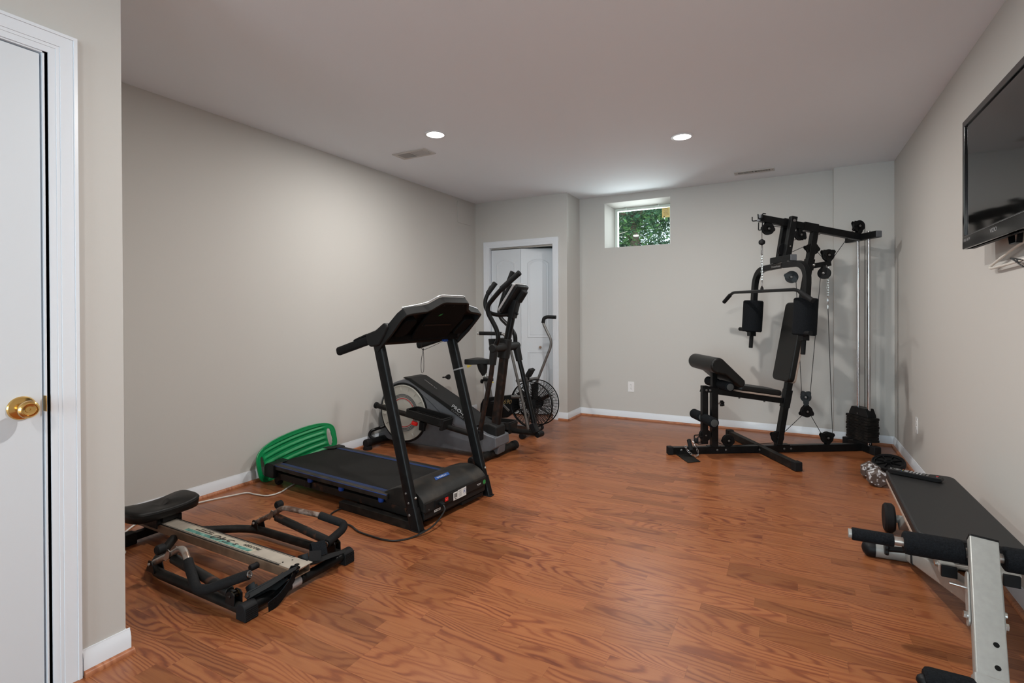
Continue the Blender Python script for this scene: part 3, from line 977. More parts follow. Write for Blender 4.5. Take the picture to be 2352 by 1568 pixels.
side = [(-.352, -.060), (-.362, -.01), (-.364, .10), (-.364, .215), (-.350, .258), (-.310, .272), (-.205, .288), (-.172, .302), (-.128, .352), (-.100, .362)]
path = side + [(-y, s_) for y, s_ in side[::-1]]
rings = []
for i, (y, s_) in enumerate(path):
    w_ = 0.052 if abs(y) > .2 else 0.046
    if s_ < .12:
        w_ = 0.062
    a = path[max(i - 1, 0)]
    b_ = path[min(i + 1, len(path) - 1)]
    tx, ty = b_[0] - a[0], b_[1] - a[1]
    l = math.hypot(tx, ty)
    nx, ny = ty / l * .018, -tx / l * .018
    rings.append([cs(y, s_), cs(y, s_, w_), cs(y + nx, s_ + ny, w_), cs(y + nx, s_ + ny)])
con = obj('console', MB().rings(rings), 'dark_plastic', tm, bev=0.004)
outer = [(y, s_) for y, s_ in path]
obj('console_top', MB().prism([(y * .985, s_ - .004) for y, s_ in outer], C0, Y_, SL, 0.012, off=-.002), 'black_plastic', con, bev=0.003)
obj('silver_edge', MB().tube([cs(y, s_, -.009) for y, s_ in ((-.205, .288), (-.172, .302), (-.128, .354), (-.100, .365), (.100, .365), (.128, .354), (.172, .302), (.205, .288))], .0045, 8, rc=.02), 'silver_plastic', con)
for s in (-1, 1):
    obj('silver_edge', MB().tube([cs(s * .35, .255, -.005), cs(s * .205, .288, -.008)], .004, 8), 'silver_plastic', con)
# underside cover plate with slot
pl = obj('back_cover', MB().prism([(-.115, .0), (.170, .0), (.205, .03), (.205, .20), (.150, .31), (.105, .338), (-.105, .338), (-.155, .29), (-.155, .12)], C0 + DN * .034, Y_, SL, 0.012), 'matt_black', con, bev=0.003)
obj('slot', MB().box(cs(0.0, .155, .042), (.016, .235, .006), Matrix((SL, Y_, DN)).transposed()), 'black_plastic', pl)
for (y, s_) in ((-.13, .15), (.13, .15), (-.09, .33), (.09, .33), (-.10, .012), (.15, .012), (0, .33)):
    obj('screw', MB().lathe(cs(y, s_, .041), DN, [(.005, 0), (.003, .002)], 8), 'black_metal', pl)
obj('service_sticker', MB().prism([(0, 0), (.02, .008), (.024, .022), (.006, .012)], cs(-.06, .235, .041), Y_, SL, .0012), 'green_print', pl)
obj('cup_holder', MB().prism(rrect(.10, .15, .03, 5, -.26, .13), C0 + DN * .025, Y_, SL, .045), 'matt_black', con, bev=.006)
obj('cup_holder', MB().prism(rrect(.10, .15, .03, 5, .28, .13), C0 + DN * .025, Y_, SL, .045), 'matt_black', con, bev=.006)
obj('console_bar', MB().bar([(-.285, -.335, 1.052), (-.285, .335, 1.052)], .040, .045), 'matt_black', tm, bev=.008)
for s in (-1, 1):
    y = .352 * s
    obj('upright_boot', MB().prism([(-.372, 1.030), (-.350, 1.008), (-.280, 1.018), (-.235, 1.075), (-.20, 1.13), (-.232, 1.152), (-.30, 1.108), (-.385, 1.082)], (0, y, 0), X_, Z_, .056), 'dark_plastic', tm, bev=.012, seg=3)
    hb = obj('handlebar', MB().bar([(-.36, y, 1.052), (-.45, y, 1.027), (-.645, y, .972)], .040, .052, r=.015), 'grip_foam', tm, ang=50)
    obj('end_plug', MB().bar([(-.645, y, .972), (-.652, y, .970)], .034, .046, r=.014), 'black_plastic', hb)
    obj('thumb_pad', MB().bar([(-.50, y, 1.040), (-.47, y, 1.052), (-.39, y, 1.078)], .028, .012, r=.004), 'black_plastic', hb)
kc = obj('safety_clip', MB().box((-.318, .262, 1.032), (.018, .030, .046)).box((-.322, .262, 1.018), (.03, .036, .014)), 'blue_plastic', tm, bev=.004, label='blue safety clip')
obj('lanyard', MB().tube(spline([(-.322, .255, 1.018), (-.36, .19, .985), (-.40, .130, .960), (-.395, .110, .990), (-.37, .105, 1.04)]), .0016, 6), 'black_cable', tm)
obj('lanyard_loop', MB().tube(spline([(-.40, .130, .960), (-.40, .117, .915), (-.40, .108, .860), (-.40, .112, .815), (-.40, .122, .806), (-.40, .133, .820), (-.40, .136, .870), (-.40, .134, .920), (-.40, .130, .960)]), .0017, 6), 'black_cable', tm)
obj('lanyard_knot', MB().lathe((-.40, .130, .952), Z_, [(.002, 0), (.005, .006), (.005, .012), (.002, .018)], 8), 'black_cable', tm)
obj('power_plug', MB().bar([(.009, -.180, .116), (.038, -.184, .108)], .026, .018), 'black_plastic', tm, bev=.003)
obj('power_cord', MB().tube(spline([(.036, -.184, .109), (.060, -.205, .085), (.056, -.30, .032), (.020, -.410, .007), (-.024, -.487, .006), (-.085, -.515, .006), (-.16, -.521, .006), (-.283, -.519, .006), (-.383, -.489, .006), (-.465, -.487, .006), (-.555, -.478, .006), (-.62, -.440, .006), (-.640, -.35, .006), (-.62, -.2, .006)]), .0048, 8), 'black_cable', tm)

# green balance board leaning between treadmill and wall
gb = thing('balance_board', 'bright green ribbed plastic balance board leaning against the wall behind the treadmill', 'exercise board', (XL + .03, 2.66, 0))
NU, NVv = 56, 40


def gb_pt(s_, t_, d=0.0):
    """s along, t across (-1..1 of half width), d off the face"""
    k = s_ / .365
    half = .128 + .012 * (1 - k * k)
    v = t_ * half
    x = -3.354 + .062 * k * k - v * .14 + d
    return Vector((x, 2.672 + s_ * .965 - v * .10, .158 + s_ * .135 + v * .985))


def inside(s_, t_):
    k = abs(s_) / .365
    if k < .80:
        return True
    e = (k - .80) / .20
    return e * e * .9 + abs(t_) ** 3.2 * (0.35 + .65 * e) < 1.0


import bmesh
bm = bmesh.new()
outl = []
NO = 96
for i in range(NO):
    a = 2 * PI * i / NO
    ca, sa = math.cos(a), math.sin(a)
    n_ = 4.2
    outl.append((.365 * math.copysign(abs(ca) ** (2 / n_), ca), math.copysign(abs(sa) ** (2 / n_), sa)))


def hole_pts(sg):
    o_ = []
    for i in range(28):
        a = 2 * PI * i / 28
        ca, sa = math.cos(a), math.sin(a)
        x = sg * .312 + .021 * math.copysign(abs(ca) ** .8, ca)
        y = .56 * math.copysign(abs(sa) ** .75, sa)
        if ca * sg > .2:
            x += sg * .0035 * math.sin(y * 30)
        o_.append((x, y))
    return o_


def curved_sheet(loops, d0, d1, relief=None):
    """sheet between d0 and d1 along the bowed board, from an outline with holes, cut finely"""
    b = bmesh.new()
    tri = tessellate_polygon([[Vector((x, y, 0)) for x, y in l] for l in loops])
    flat = [p for l in loops for p in l]
    vs = [b.verts.new((x, y * .14, 0)) for x, y in flat]
    for f in tri:
        try:
            b.faces.new([vs[j] for j in f])
        except ValueError:
            pass
    for q in range(1, 36):
        bmesh.ops.bisect_plane(b, geom=b.verts[:] + b.edges[:] + b.faces[:], plane_co=(-.365 + .73 * q / 36, 0, 0), plane_no=(1, 0, 0))
    for q in range(1, 28):
        bmesh.ops.bisect_plane(b, geom=b.verts[:] + b.edges[:] + b.faces[:], plane_co=(0, -.14 + .28 * q / 28, 0), plane_no=(0, 1, 0))
    bmesh.ops.remove_doubles(b, verts=b.verts, dist=.0004)
    b.verts.index_update()
    top = [(v.co.x, v.co.y / .14) for v in b.verts]
    fs = [tuple(v.index for v in f.verts) for f in b.faces]
    bd = [(e.verts[0].index, e.verts[1].index) for e in b.edges if len(e.link_faces) == 1]
    b.free()
    n_ = len(top)
    mb = MB()
    rel = relief or (lambda s_, t_: 0)
    V1 = [gb_pt(s_, t_, d1 + rel(s_, t_)) for s_, t_ in top]
    V0 = [gb_pt(s_, t_, d0) for s_, t_ in top]
    mb.add(V1 + V0, fs + [tuple(i + n_ for i in f[::-1]) for f in fs] + [(i, j, j + n_, i + n_) for i, j in bd])
    return mb


def ribs(s_, t_):
    k = abs(s_) / .365
    a = max(0, min(1, (.755 - k) / .03)) * max(0, min(1, (.80 - abs(t_)) / .06))
    return a * (-.007 + .0075 * math.cos(t_ * 2 * PI * 3.1))


obj('deck', curved_sheet([outl, hole_pts(1), hole_pts(-1)], 0.0, .010, ribs), 'green_plastic', gb, world=True, ang=60)
obj('rim', MB().tube([gb_pt(s_ * .997, t_ * .985, .006) for s_, t_ in outl], .0058, 8, close=True), 'green_plastic', gb, world=True)
for sg in (-1, 1):
    obj('hand_grip', MB().tube([gb_pt(s_, t_, .006) for s_, t_ in hole_pts(sg)], .0036, 6, close=True), 'green_plastic', gb, world=True)

# white cable on the floor
wc = obj('extension_cord', MB().tube(spline([(-3.09, 2.50, .006), (-3.048, 2.386, .006), (-3.008, 2.285, .006), (-3.028, 2.206, .006), (-3.124, 2.184, .006), (-3.20, 2.175, .006), (-3.24, 2.095, .006), (-3.295, 1.951, .006), (-3.33, 1.80, .006), (-3.31, 1.60, .006), (-3.20, 1.45, .006), (-3.08, 1.36, .006), (-2.98, 1.352, .006), (-2.935, 1.335, .006), (-2.945, 1.305, .006), (-3.02, 1.27, .006), (-3.15, 1.22, .006), (-3.3, 1.12, .006)]), .0048, 8), 'white_cable')
tag(wc, 'white extension cord snaking along the floor from behind the rower to the treadmill', 'cord')

# ------------------------------------------------------------------ elliptical trainer
el = thing('elliptical_trainer', 'grey elliptical trainer with cream flywheel disc and tall black mast behind the treadmill', 'elliptical', (-2.7, 3.72, 0))
W = dict(world=True)
YN, YF = 3.605, 3.835
rear = [(-3.055 + .285 * math.cos(R(a)), .315 + .285 * math.sin(R(a))) for a in range(178, 101, -7)]
body = [(-3.372, .060), (-3.355, .092), (-3.30, .118), (-3.318, .20)] + rear + [(-3.075, .607), (-3.02, .612), (-2.668, .445), (-2.362, .285), (-2.20, .205), (-2.105, .185), (-2.098, .105), (-2.16, .068), (-2.30, .037), (-2.67, .038), (-3.10, .042), (-3.24, .046), (-3.30, .075)]
obj('body_shell', MB().prism(body, (0, (YN + YF) / 2, 0), X_, Z_, YF - YN), 'grey_plastic', el, bev=.010, seg=3, **W)
tc = [(-3.070, .622), (-3.045, .632), (-2.975, .626), (-2.55, .418), (-2.275, .272), (-2.30, .252), (-2.362, .272), (-2.668, .433), (-3.00, .603)]
cov = obj('top_cover', MB().prism(tc, (0, (YN + YF) / 2, 0), X_, Z_, YF - YN + .008), 'dark_plastic', el, bev=.006, **W)
obj('shell_seam', MB().tube([(-2.88, YN - .0005, .505), (-2.75, YN - .0005, .42), (-2.60, YN - .0005, .30), (-2.50, YN - .0005, .25)], .0012, 5), 'matt_black', el, **W)
sd = Vector((.877, 0, -.480)).normalized()
sv = Vector((.480, 0, .877)).normalized()
text('brand_text', 'PRO-FLEX', .044, (-2.425, YN - .0045, .360), sd, sv, 'white_print', cov, xs=1.25, shear=.15, **W)
text('model_text', 'COMFORT STRIDE', .024, (-2.430, YN - .0045, .326), sd, sv, 'dim_print', el, xs=1.2, **W)
text('cover_text', 'CARDIO 4.20', .018, (-2.84, 3.72, .563), sd, Y_, 'dim_print', cov, xs=1.6, **W)
DC = Vector((-3.056, YN, .312))
obj('disc_recess', MB().ring(DC - Y_ * .004, Y_, .250, .268, .006, 56), 'black_plastic', el, **W)
dk = obj('flywheel_disc', MB().lathe(DC + Y_ * .002, (0, -1, 0), [(.250, 0), (.249, .006), (.240, .012), (.205, .010), (.12, .013), (.001, .014)], 56), 'cream_plastic', el, label='cream round flywheel cover with rings', **W)
obj('disc_rim', MB().ring(DC - Y_ * .0145, Y_, .240, .249, .006, 56), 'cream_plastic', dk, bev=.0015, **W)
obj('red_ring', MB().ring(DC - Y_ * .0135, Y_, .1245, .1305, .002, 56), 'red_print', dk, **W)
for r_ in (.140, .151, .162):
    obj('grey_ring', MB().ring(DC - Y_ * .0125, Y_, r_, r_ + .0052, .002, 56), 'grey_print', dk, **W)
for i in range(16):
    a = 2 * PI * (i + .3) / 16
    p = DC + Vector((math.cos(a) * .217, -.0095, math.sin(a) * .217))
    ra = Vector((math.cos(a), 0, math.sin(a)))
    tg = Vector((-math.sin(a), 0, math.cos(a)))
    obj('rib', MB().add([p - ra * .018 - tg * .004, p + ra * .018 - tg * .004, p + ra * .016 + tg * .004, p - ra * .016 + tg * .004, p - ra * .017 - Y_ * .005, p + ra * .017 - Y_ * .005], [(0, 1, 5, 4), (3, 4, 5, 2), (0, 4, 3), (1, 2, 5)]), 'cream_plastic', dk, **W)
# stabilisers
rs = obj('rear_stabilizer', MB().cyl((-3.295, 3.39, .052), (-3.295, 4.03, .052), .032, 20), 'black_metal', el, **W)
for yy, s in ((3.39, -1), (4.03, 1)):
    obj('end_cap', MB().cyl((-3.295, yy + .03 * s * -1, .052), (-3.295, yy + .022 * s, .056), .036, 18, .006), 'rubber', rs, **W)
    obj('levelling_foot', MB().lathe((-3.288, yy + .0 * s, 0), Z_, [(.036, 0), (.040, .004), (.037, .028), (.022, .032)], 18), 'rubber', rs, **W)
obj('transport_handle', MB().tube([(-3.300, 3.50, .06), (-3.352, 3.475, .095), (-3.352, 3.49, .135), (-3.290, 3.61, .165)], .014, 10, rc=.04), 'black_metal', el, **W)
fs_ = obj('front_stabilizer', MB().cyl((-2.190, 3.40, .038), (-2.140, 3.99, .038), .034, 20), 'dusty_metal', el, **W)
for a_, b_ in (((-2.192, 3.375, .038), (-2.187, 3.435, .038)), ((-2.143, 3.955, .038), (-2.138, 4.02, .038))):
    obj('end_cap', MB().cyl(a_, b_, .0385, 20, .006), 'rubber', fs_, **W)
obj('cap_hole', MB().cyl((-2.1921, 3.3742, .038), (-2.192, 3.376, .038), .014, 14), 'matt_black', fs_, **W)
obj('front_mount', MB().prism([(-2.27, .035), (-2.11, .035), (-2.10, .11), (-2.24, .13)], (0, 3.715, 0), X_, Z_, .12), 'grey_plastic', el, bev=.01, **W)
# mast
mp = [(-2.185, 3.72, .13), (-2.080, 3.72, .87), (-2.02, 3.72, 1.20)]
obj('mast_boot', MB().prism([(-2.335, .300), (-2.27, .285), (-2.19, .292), (-2.115, .268), (-2.112, .135), (-2.15, .110), (-2.22, .150), (-2.32, .262)], (0, 3.72, 0), X_, Z_, .150), 'dark_plastic', el, bev=.022, seg=3, **W)
obj('mast', MB().bar(mp[:2], .062, .074, up=X_, r=.022), 'rusty_black', el, ang=50, **W)
obj('upper_mast', MB().bar([(-2.084, 3.72, .84), (-2.004, 3.72, 1.20)], .052, .056, up=X_, r=.02), 'black_metal', el, ang=50, **W)
obj('mast_collar', MB().bar([(-2.092, 3.72, .83), (-2.066, 3.72, .99)], .082, .094, up=X_, r=.026), 'dark_plastic', el, bev=.004, **W)
obj('pivot_axle', MB().cyl((-2.072, 3.52, .922), (-2.072, 3.92, .922), .036, 18, .004), 'dark_plastic', el, **W)
obj('bottle_cup', MB().lathe((-2.165, 3.69, .895), Z_, [(.034, 0), (.046, .09), (.042, .092), (.032, .006)], 20), 'dark_plastic', el, **W)
# console
cu = Vector((.15, 0, .212)).normalized()
cn = Vector((-.212, 0, .15)).normalized()
cc = Vector((-2.006, 3.72, 1.330))
pc = obj('console', MB().prism(rrect(.215, .275, .022), cc, (0, -1, 0), cu, .020, off=-.012), 'silver_plastic', el, bev=.004, label='tilted console with silver front', **W)
bk = MB().prism(rrect(.210, .268, .022), cc, (0, -1, 0), cu, .030, off=-.040)
if (cu.cross(V((0, -1, 0)))).dot(cn) > 0:
    pass
obj('console_back', bk, 'black_plastic', pc, bev=.008, **W)
obj('speaker_housing', MB().cyl(cc - cn * -.0 + Vector((.030, .02, -.045)) + cu * .02, cc + Vector((.030, .02, -.045)) + cu * .125, .036, 20, .004), 'dark_plastic', pc, **W)
for i in range(8):
    q = cc + Vector((.030, .02, -.045)) + cu * (.035 + .010 * i)
    obj('grille_slat', MB().ring(q, cu, .0355, .0368, .003, 20), 'matt_black', pc, **W)
obj('console_bracket', MB().bar([(-2.012, 3.72, 1.165), (-1.972, 3.72, 1.31)], .085, .062, up=X_, r=.012), 'black_plastic', el, bev=.003, **W)
obj('bracket_knob', MB().cyl((-1.968, 3.72, 1.195), (-1.955, 3.72, 1.198), .012, 12), 'black_plastic', el, **W)
for s in (-1, 1):
    def ym(y):
        return 3.72 + (y - 3.72) * (-s)
    fh = obj('fixed_handlebar', MB().tube([(-2.02, ym(3.70), 1.190), (-2.10, ym(3.62), 1.185), (-2.150, ym(3.555), 1.215), (-2.172, ym(3.555), 1.29), (-2.145, ym(3.57), 1.37), (-2.090, ym(3.595), 1.445)], .0165, 12, rc=.05), 'black_metal', el, **W)
    obj('grip', MB().cyl((-2.150, ym(3.567), 1.358), (-2.088, ym(3.596), 1.448), .0195, 14, .003), 'grip_foam', fh, **W)
    obj('pulse_sensor', MB().box((-2.138, ym(3.575), 1.412), (.004, .016, .036), Matrix.Rotation(R(34), 3, 'Y')).box((-2.115, ym(3.585), 1.446), (.004, .016, .03), Matrix.Rotation(R(34), 3, 'Y')), 'silver_plastic', fh, **W)


# swinging arms: the far one is the near one turned about the pivot
def swing(pts, y, ang):
    o_ = []
    for x, yy, z in pts:
        dx, dz = x + 2.072, z - .922
        c_, s_ = math.cos(ang), math.sin(ang)
        o_.append((-2.072 + dx * c_ - dz * s_, y + yy, .922 + dx * s_ + dz * c_))
    return o_


upper = [(-2.062, 0, .945), (-2.032, 0, 1.0), (-2.045, -.01, 1.075), (-2.108, -.04, 1.205), (-2.104, -.045, 1.265), (-1.985, -.05, 1.385), (-1.815, -.05, 1.512)]
lower = [(-2.075, 0, .90), (-2.105, 0, .70), (-2.190, -.02, .285), (-2.205, -.02, .225)]
for y, ang, sg in ((3.540, 0.0, 1), (3.900, R(24.5), -1)):
    up_ = swing([(x, yy * sg, z) for x, yy, z in upper], y, ang * (1.15 if ang else 1))
    lo_ = swing([(x, yy * sg, z) for x, yy, z in lower], y, ang)
    ha = obj('swing_handle', MB().tube(up_, .0185, 12, rc=.09), 'black_metal', el, **W)
    g0, g1 = Vector(up_[-2]), Vector(up_[-1])
    obj('grip', MB().tube([g0 + (g1 - g0) * .05, g1], .0215, 14), 'grip_foam', ha, **W)
    lk = obj('swing_link', MB().tube(lo_, .0195, 12), 'rusty_black' if not ang else 'black_metal', el, **W)
    a_, b_ = Vector(lo_[0]), Vector(lo_[1])
    obj('link_socket', MB().tube([a_ + Z_ * .02, a_ + (b_ - a_) * .55], [.034, .029], 14), 'dark_plastic', lk, **W)
    obj('pivot_cap', MB().cyl((-2.072, y - .036 * sg, .922), (-2.072, y + .02 * sg, .922), .034, 18, .006), 'dark_plastic', ha, **W)
    obj('link_joint', MB().box((lo_[-1][0], y - .02 * sg, lo_[-1][2] - .005), (.05, .062, .085), Matrix.Rotation(-ang, 3, 'Y')), 'black_plastic', lk, bev=.008, **W)


# pedal arms with foot trays
def pedal(y, A, B, t0, t1, ys):
    A, B = V(A), V(B)
    pa = obj('pedal_arm', MB().cyl(A, B, .0225, 16), 'dusty_metal', el, **W)
    d = (B - A).normalized()
    obj('end_roller', MB().cyl(A - d * .018, A + d * .004, .029, 18, .004), 'black_plastic', pa, **W)
    n_ = Vector((-d.z, 0, d.x)) if d.x > 0 else Vector((d.z, 0, -d.x))
    M = Matrix((d, Y_, n_)).transposed()
    c = A + d * ((t0 + t1) / 2) + n_ * .040
    c.y = y + ys
    L, Wd = t1 - t0, .170
    tr = MB().prism(rrect(L, Wd, .03, 4), c - n_ * .012, d, Y_, .022)
    ft = obj('foot_tray', tr, 'dark_plastic', el, bev=.004, **W)
    rim = rrect(L, Wd, .03, 4)
    rim_in = rrect(L - .028, Wd - .028, .02, 4)
    obj('tray_rim', MB().prism(rim, c + n_ * .018, d, Y_, .040, holes=[rim_in]), 'dark_plastic', ft, bev=.003, **W)
    obj('front_wall', MB().prism([(-.03, -.06), (.0, -.06), (.012, .028), (-.008, .028)], c + d * (L / 2 - .002), d, n_, Wd - .03), 'dark_plastic', ft, bev=.004, **W)
    for i in range(18):
        x = -L / 2 + .035 + (L - .07) * i / 17
        obj('grip_ridge', MB().box(c + d * x + n_ * .001, (.005, Wd - .05, .005), M), 'dusty_plastic', ft, **W)
    return ft


f1 = pedal(3.50, (-3.285, 3.505, .372), (-2.225, 3.505, .215), .40, .79, -.008)
pedal(3.95, (-2.95, 3.935, .178), (-1.872, 3.965, .172), .46, .82, .01)
obj('side_stripe', MB().box((-2.745, 3.4105, .329), (.105, .001, .0035), Matrix.Rotation(R(8.5), 3, 'Y')), 'red_print', f1, **W)
rk = obj('adjust_knob', MB().box((-2.790, 3.425, .272), (.058, .028, .034), Matrix.Rotation(R(12), 3, 'Y')), 'red_plastic', el, bev=.010, seg=3, label='red adjusting knob', **W)
obj('pedal_post', MB().bar([(-2.755, 3.49, .275), (-2.762, 3.49, .205)], .030, .06, up=X_, r=.012), 'black_plastic', el, **W)
obj('far_joint', MB().cyl((-1.878, 3.915, .172), (-1.868, 3.992, .172), .026, 16, .003), 'black_plastic', el, **W)

# ------------------------------------------------------------------ air bike
bk = thing('air_bike', 'old exercise bike with caged fan wheel in front of the closet door', 'exercise bike', (-2.45, 4.56, 0))
FC = Vector((-2.212, 4.56, .312))
fwl = obj('fan_hub', MB().cyl(FC - Y_ * .075, FC + Y_ * .075, .030, 16, .004), 'black_metal', bk, **W)
for i in range(6):
    a = 2 * PI * i / 6 + .35
    ra = Vector((math.cos(a), 0, math.sin(a)))
    tg = Vector((-math.sin(a), 0, math.cos(a)))
    p = FC + ra * .115
    obj('fan_blade', MB().add([FC + ra * .03 + tg * .012 - Y_ * .05, FC + ra * .195 + tg * .045 - Y_ * .05, FC + ra * .195 + tg * .018 + Y_ * .05, FC + ra * .03 - tg * .008 + Y_ * .05, FC + ra * .03 + tg * .015 - Y_ * .05, FC + ra * .195 + tg * .048 - Y_ * .05, FC + ra * .195 + tg * .021 + Y_ * .05, FC + ra * .03 - tg * .005 + Y_ * .05], [(0, 1, 2, 3), (4, 7, 6, 5), (0, 4, 5, 1), (1, 5, 6, 2), (2, 6, 7, 3), (3, 7, 4, 0)]), 'black_plastic', fwl, **W)
for yy in (-.082, .082):
    obj('cage_rim', MB().tube([FC + Vector((.222 * math.cos(2 * PI * i / 48), yy, .222 * math.sin(2 * PI * i / 48))) for i in range(48)], .006, 8, close=True), 'black_metal', bk, **W)
    g = MB()
    for r_ in [.055 + .0135 * i for i in range(12)]:
        g.tube([FC + Vector((r_ * math.cos(2 * PI * i / 40), yy + .012 * (1 if yy > 0 else -1) * (1 - (r_ / .222) ** 2), r_ * math.sin(2 * PI * i / 40))) for i in range(40)], .0022, 5, close=True)
    for i in range(40):
        a = 2 * PI * i / 40
        ra = Vector((math.cos(a), 0, math.sin(a)))
        g.tube([FC + ra * .05 + Y_ * (yy + .012 * (1 if yy > 0 else -1)), FC + ra * .135 + Y_ * (yy + .0075 * (1 if yy > 0 else -1)), FC + ra * .221 + Y_ * yy], .0020, 5)
    obj('fan_grille', g, 'black_metal', bk, **W)
    obj('grille_hub', MB().lathe(FC + Y_ * yy, (0, 1 if yy > 0 else -1, 0), [(.060, 0), (.058, .012), (.03, .018), (.001, .019)], 28), 'black_plastic', bk, **W)
obj('cage_band', MB().ring(FC - Y_ * .082, Y_, .2205, .2225, .030, 48), 'black_metal', bk, **W)
hs_ = [(-2.80, .16), (-2.79, .27), (-2.76, .325), (-2.70, .345), (-2.42, .392), (-2.36, .37), (-2.36, .25), (-2.48, .16), (-2.70, .12)]
hsg = obj('chain_guard', MB().prism(hs_, (0, 4.50, 0), X_, Z_, .05), 'black_plastic', bk, bev=.008, **W)
text('guard_text', '690', .062, (-2.475, 4.4735, .318), (1, 0, .05), Z_, 'gold_print', hsg, shear=.3, **W)
obj('base_beam', MB().bar([(-2.86, 4.56, .055), (-2.20, 4.56, .055)], .05, .05), 'dull_steel', bk, bev=.004, **W)
obj('frame_post', MB().bar([(-2.66, 4.56, .06), (-2.775, 4.56, .545)], .038, .05, up=X_), 'dull_steel', bk, bev=.004, **W)
obj('seat_post', MB().cyl((-2.765, 4.56, .50), (-2.80, 4.56, .66), .016, 14), 'zinc', bk, **W)
obj('post_clamp', MB().box((-2.745, 4.56, .515), (.10, .05, .03)), 'black_plastic', bk, bev=.004, **W)
obj('post_knob', MB().lathe((-2.80, 4.545, .495), (-1, 0, 0), [(.008, 0), (.022, .004), (.022, .02), (.01, .026)], 14), 'black_plastic', bk, **W)
st = obj('seat', MB().prism([(-2.965, -.115), (-2.95, -.128), (-2.88, -.12), (-2.80, -.05), (-2.72, -.028), (-2.715, .028), (-2.80, .05), (-2.88, .12), (-2.95, .128), (-2.965, .115)], (0, 4.56, .70), X_, Y_, .055), 'vinyl', bk, bev=.018, seg=3, **W)
obj('seat_cover', MB().tube([(-2.82, 4.56, .685), (-2.808, 4.56, .62), (-2.792, 4.56, .555)], [.058, .048, .024], 14), 'dark_plastic', st, **W)
obj('yellow_tag', MB().prism([(-.03, 0), (.035, .0), (-.02, -.03)], (-2.90, 4.44, .668), X_, Z_, .004), 'yellow_print', st, **W)
obj('yellow_tag', MB().box((-2.675, 4.530, .495), (.022, .004, .012)), 'yellow_print', bk, **W)
for y0, y1, s in ((4.38, 4.32, -1), (4.74, 4.78, 1)):
    if s < 0:
        pts = [(-2.195, y0, .095), (-2.245, y0 - .005, .34), (-2.292, y0 - .02, .55), (-2.335, y0 - .04, .757), (-2.372, 4.335, .90), (-2.40, 4.33, .955), (-2.42, 4.338, .99), (-2.455, 4.333, 1.003), (-2.665, 4.262, 1.006)]
    else:
        pts = [(-2.33, y0, .36), (-2.277, y0 + .01, .499), (-2.125, y0 + .02, .86), (-2.12, y0 + .02, .93), (-2.165, y0 + .02, 1.01), (-2.21, y0 + .02, 1.10), (-2.205, y0 + .03, 1.150), (-2.175, y0 + .045, 1.162), (-2.085, y0 + .065, 1.158)]
    lv = obj('arm_lever', MB().tube(pts, .0135, 12, rc=.06), 'dull_steel', bk, **W)
    k = -3 if s > 0 else -2
    gp = pts[-4:] if s > 0 else pts[-2:]
    obj('grip', MB().tube(fillet(gp, .04) if len(gp) > 2 else gp, .018, 12), 'grip_foam', lv, **W)
    if s < 0:
        obj('grip_end', MB().cyl((-2.664, 4.2623, 1.006), (-2.683, 4.2560, 1.006), .011, 12), 'zinc', lv, **W)
obj('foot_peg', MB().cyl((-2.395, 4.42, .384), (-2.27, 4.42, .390), .016, 14, .003), 'dull_steel', bk, **W)
obj('peg_arm', MB().tube([(-2.30, 4.42, .388), (-2.30, 4.56, .37)], .010, 10), 'dull_steel', bk, **W)
obj('head_bar', MB().cyl((-2.385, 4.50, .530), (-2.245, 4.70, .540), .016, 14, .003), 'dull_steel', bk, **W)
obj('head_post', MB().cyl((-2.31, 4.60, .40), (-2.31, 4.60, .53), .014, 12), 'dull_steel', bk, **W)
mn = obj('monitor', MB().box((-2.283, 4.60, .604), (.035, .10, .095), Matrix.Rotation(R(32), 3, 'Y')), 'dark_plastic', bk, bev=.006, **W)
obj('monitor_stem', MB().cyl((-2.30, 4.60, .535), (-2.292, 4.60, .57), .008, 10), 'black_metal', bk, **W)
obj('front_stabilizer', MB().cyl((-2.245, 4.36, .030), (-2.245, 4.76, .030), .024, 16), 'dull_steel', bk, **W)
for a_, b_ in ((4.335, 4.385), (4.735, 4.785)):
    obj('end_cap', MB().cyl((-2.245, a_, .030), (-2.245, b_, .030), .030, 16, .004), 'rubber', bk, **W)
obj('rear_stabilizer', MB().cyl((-2.85, 4.36, .030), (-2.85, 4.76, .030), .028, 16, .004), 'dull_steel', bk, **W)
for s in (-1, 1):
    cp = Vector((-2.45, 4.56 + s * .09, .23))
    ce_ = cp + Vector((.11 * s, 0, -.09 * s))
    obj('crank', MB().bar([cp, ce_], .012, .022), 'dull_steel', bk, bev=.003, **W)
    obj('pedal', MB().box(ce_ + Y_ * s * .06, (.09, .10, .022)), 'black_plastic', bk, bev=.005, **W)
obj('fan_fork', MB().bar([(-2.40, 4.56, .38), (-2.212, 4.47, .312)], .010, .03).bar([(-2.40, 4.56, .38), (-2.212, 4.65, .312)], .010, .03).bar([(-2.25, 4.47, .04), (-2.212, 4.47, .312)], .03, .010).bar([(-2.25, 4.65, .04), (-2.212, 4.65, .312)], .03, .010), 'dull_steel', bk, bev=.002, **W)

# ------------------------------------------------------------------ home gym
gy = thing('home_gym', 'tall black multi station home gym with weight stack standing in the right back corner', 'home gym', (-.087, 4.957, 0), 31.5)


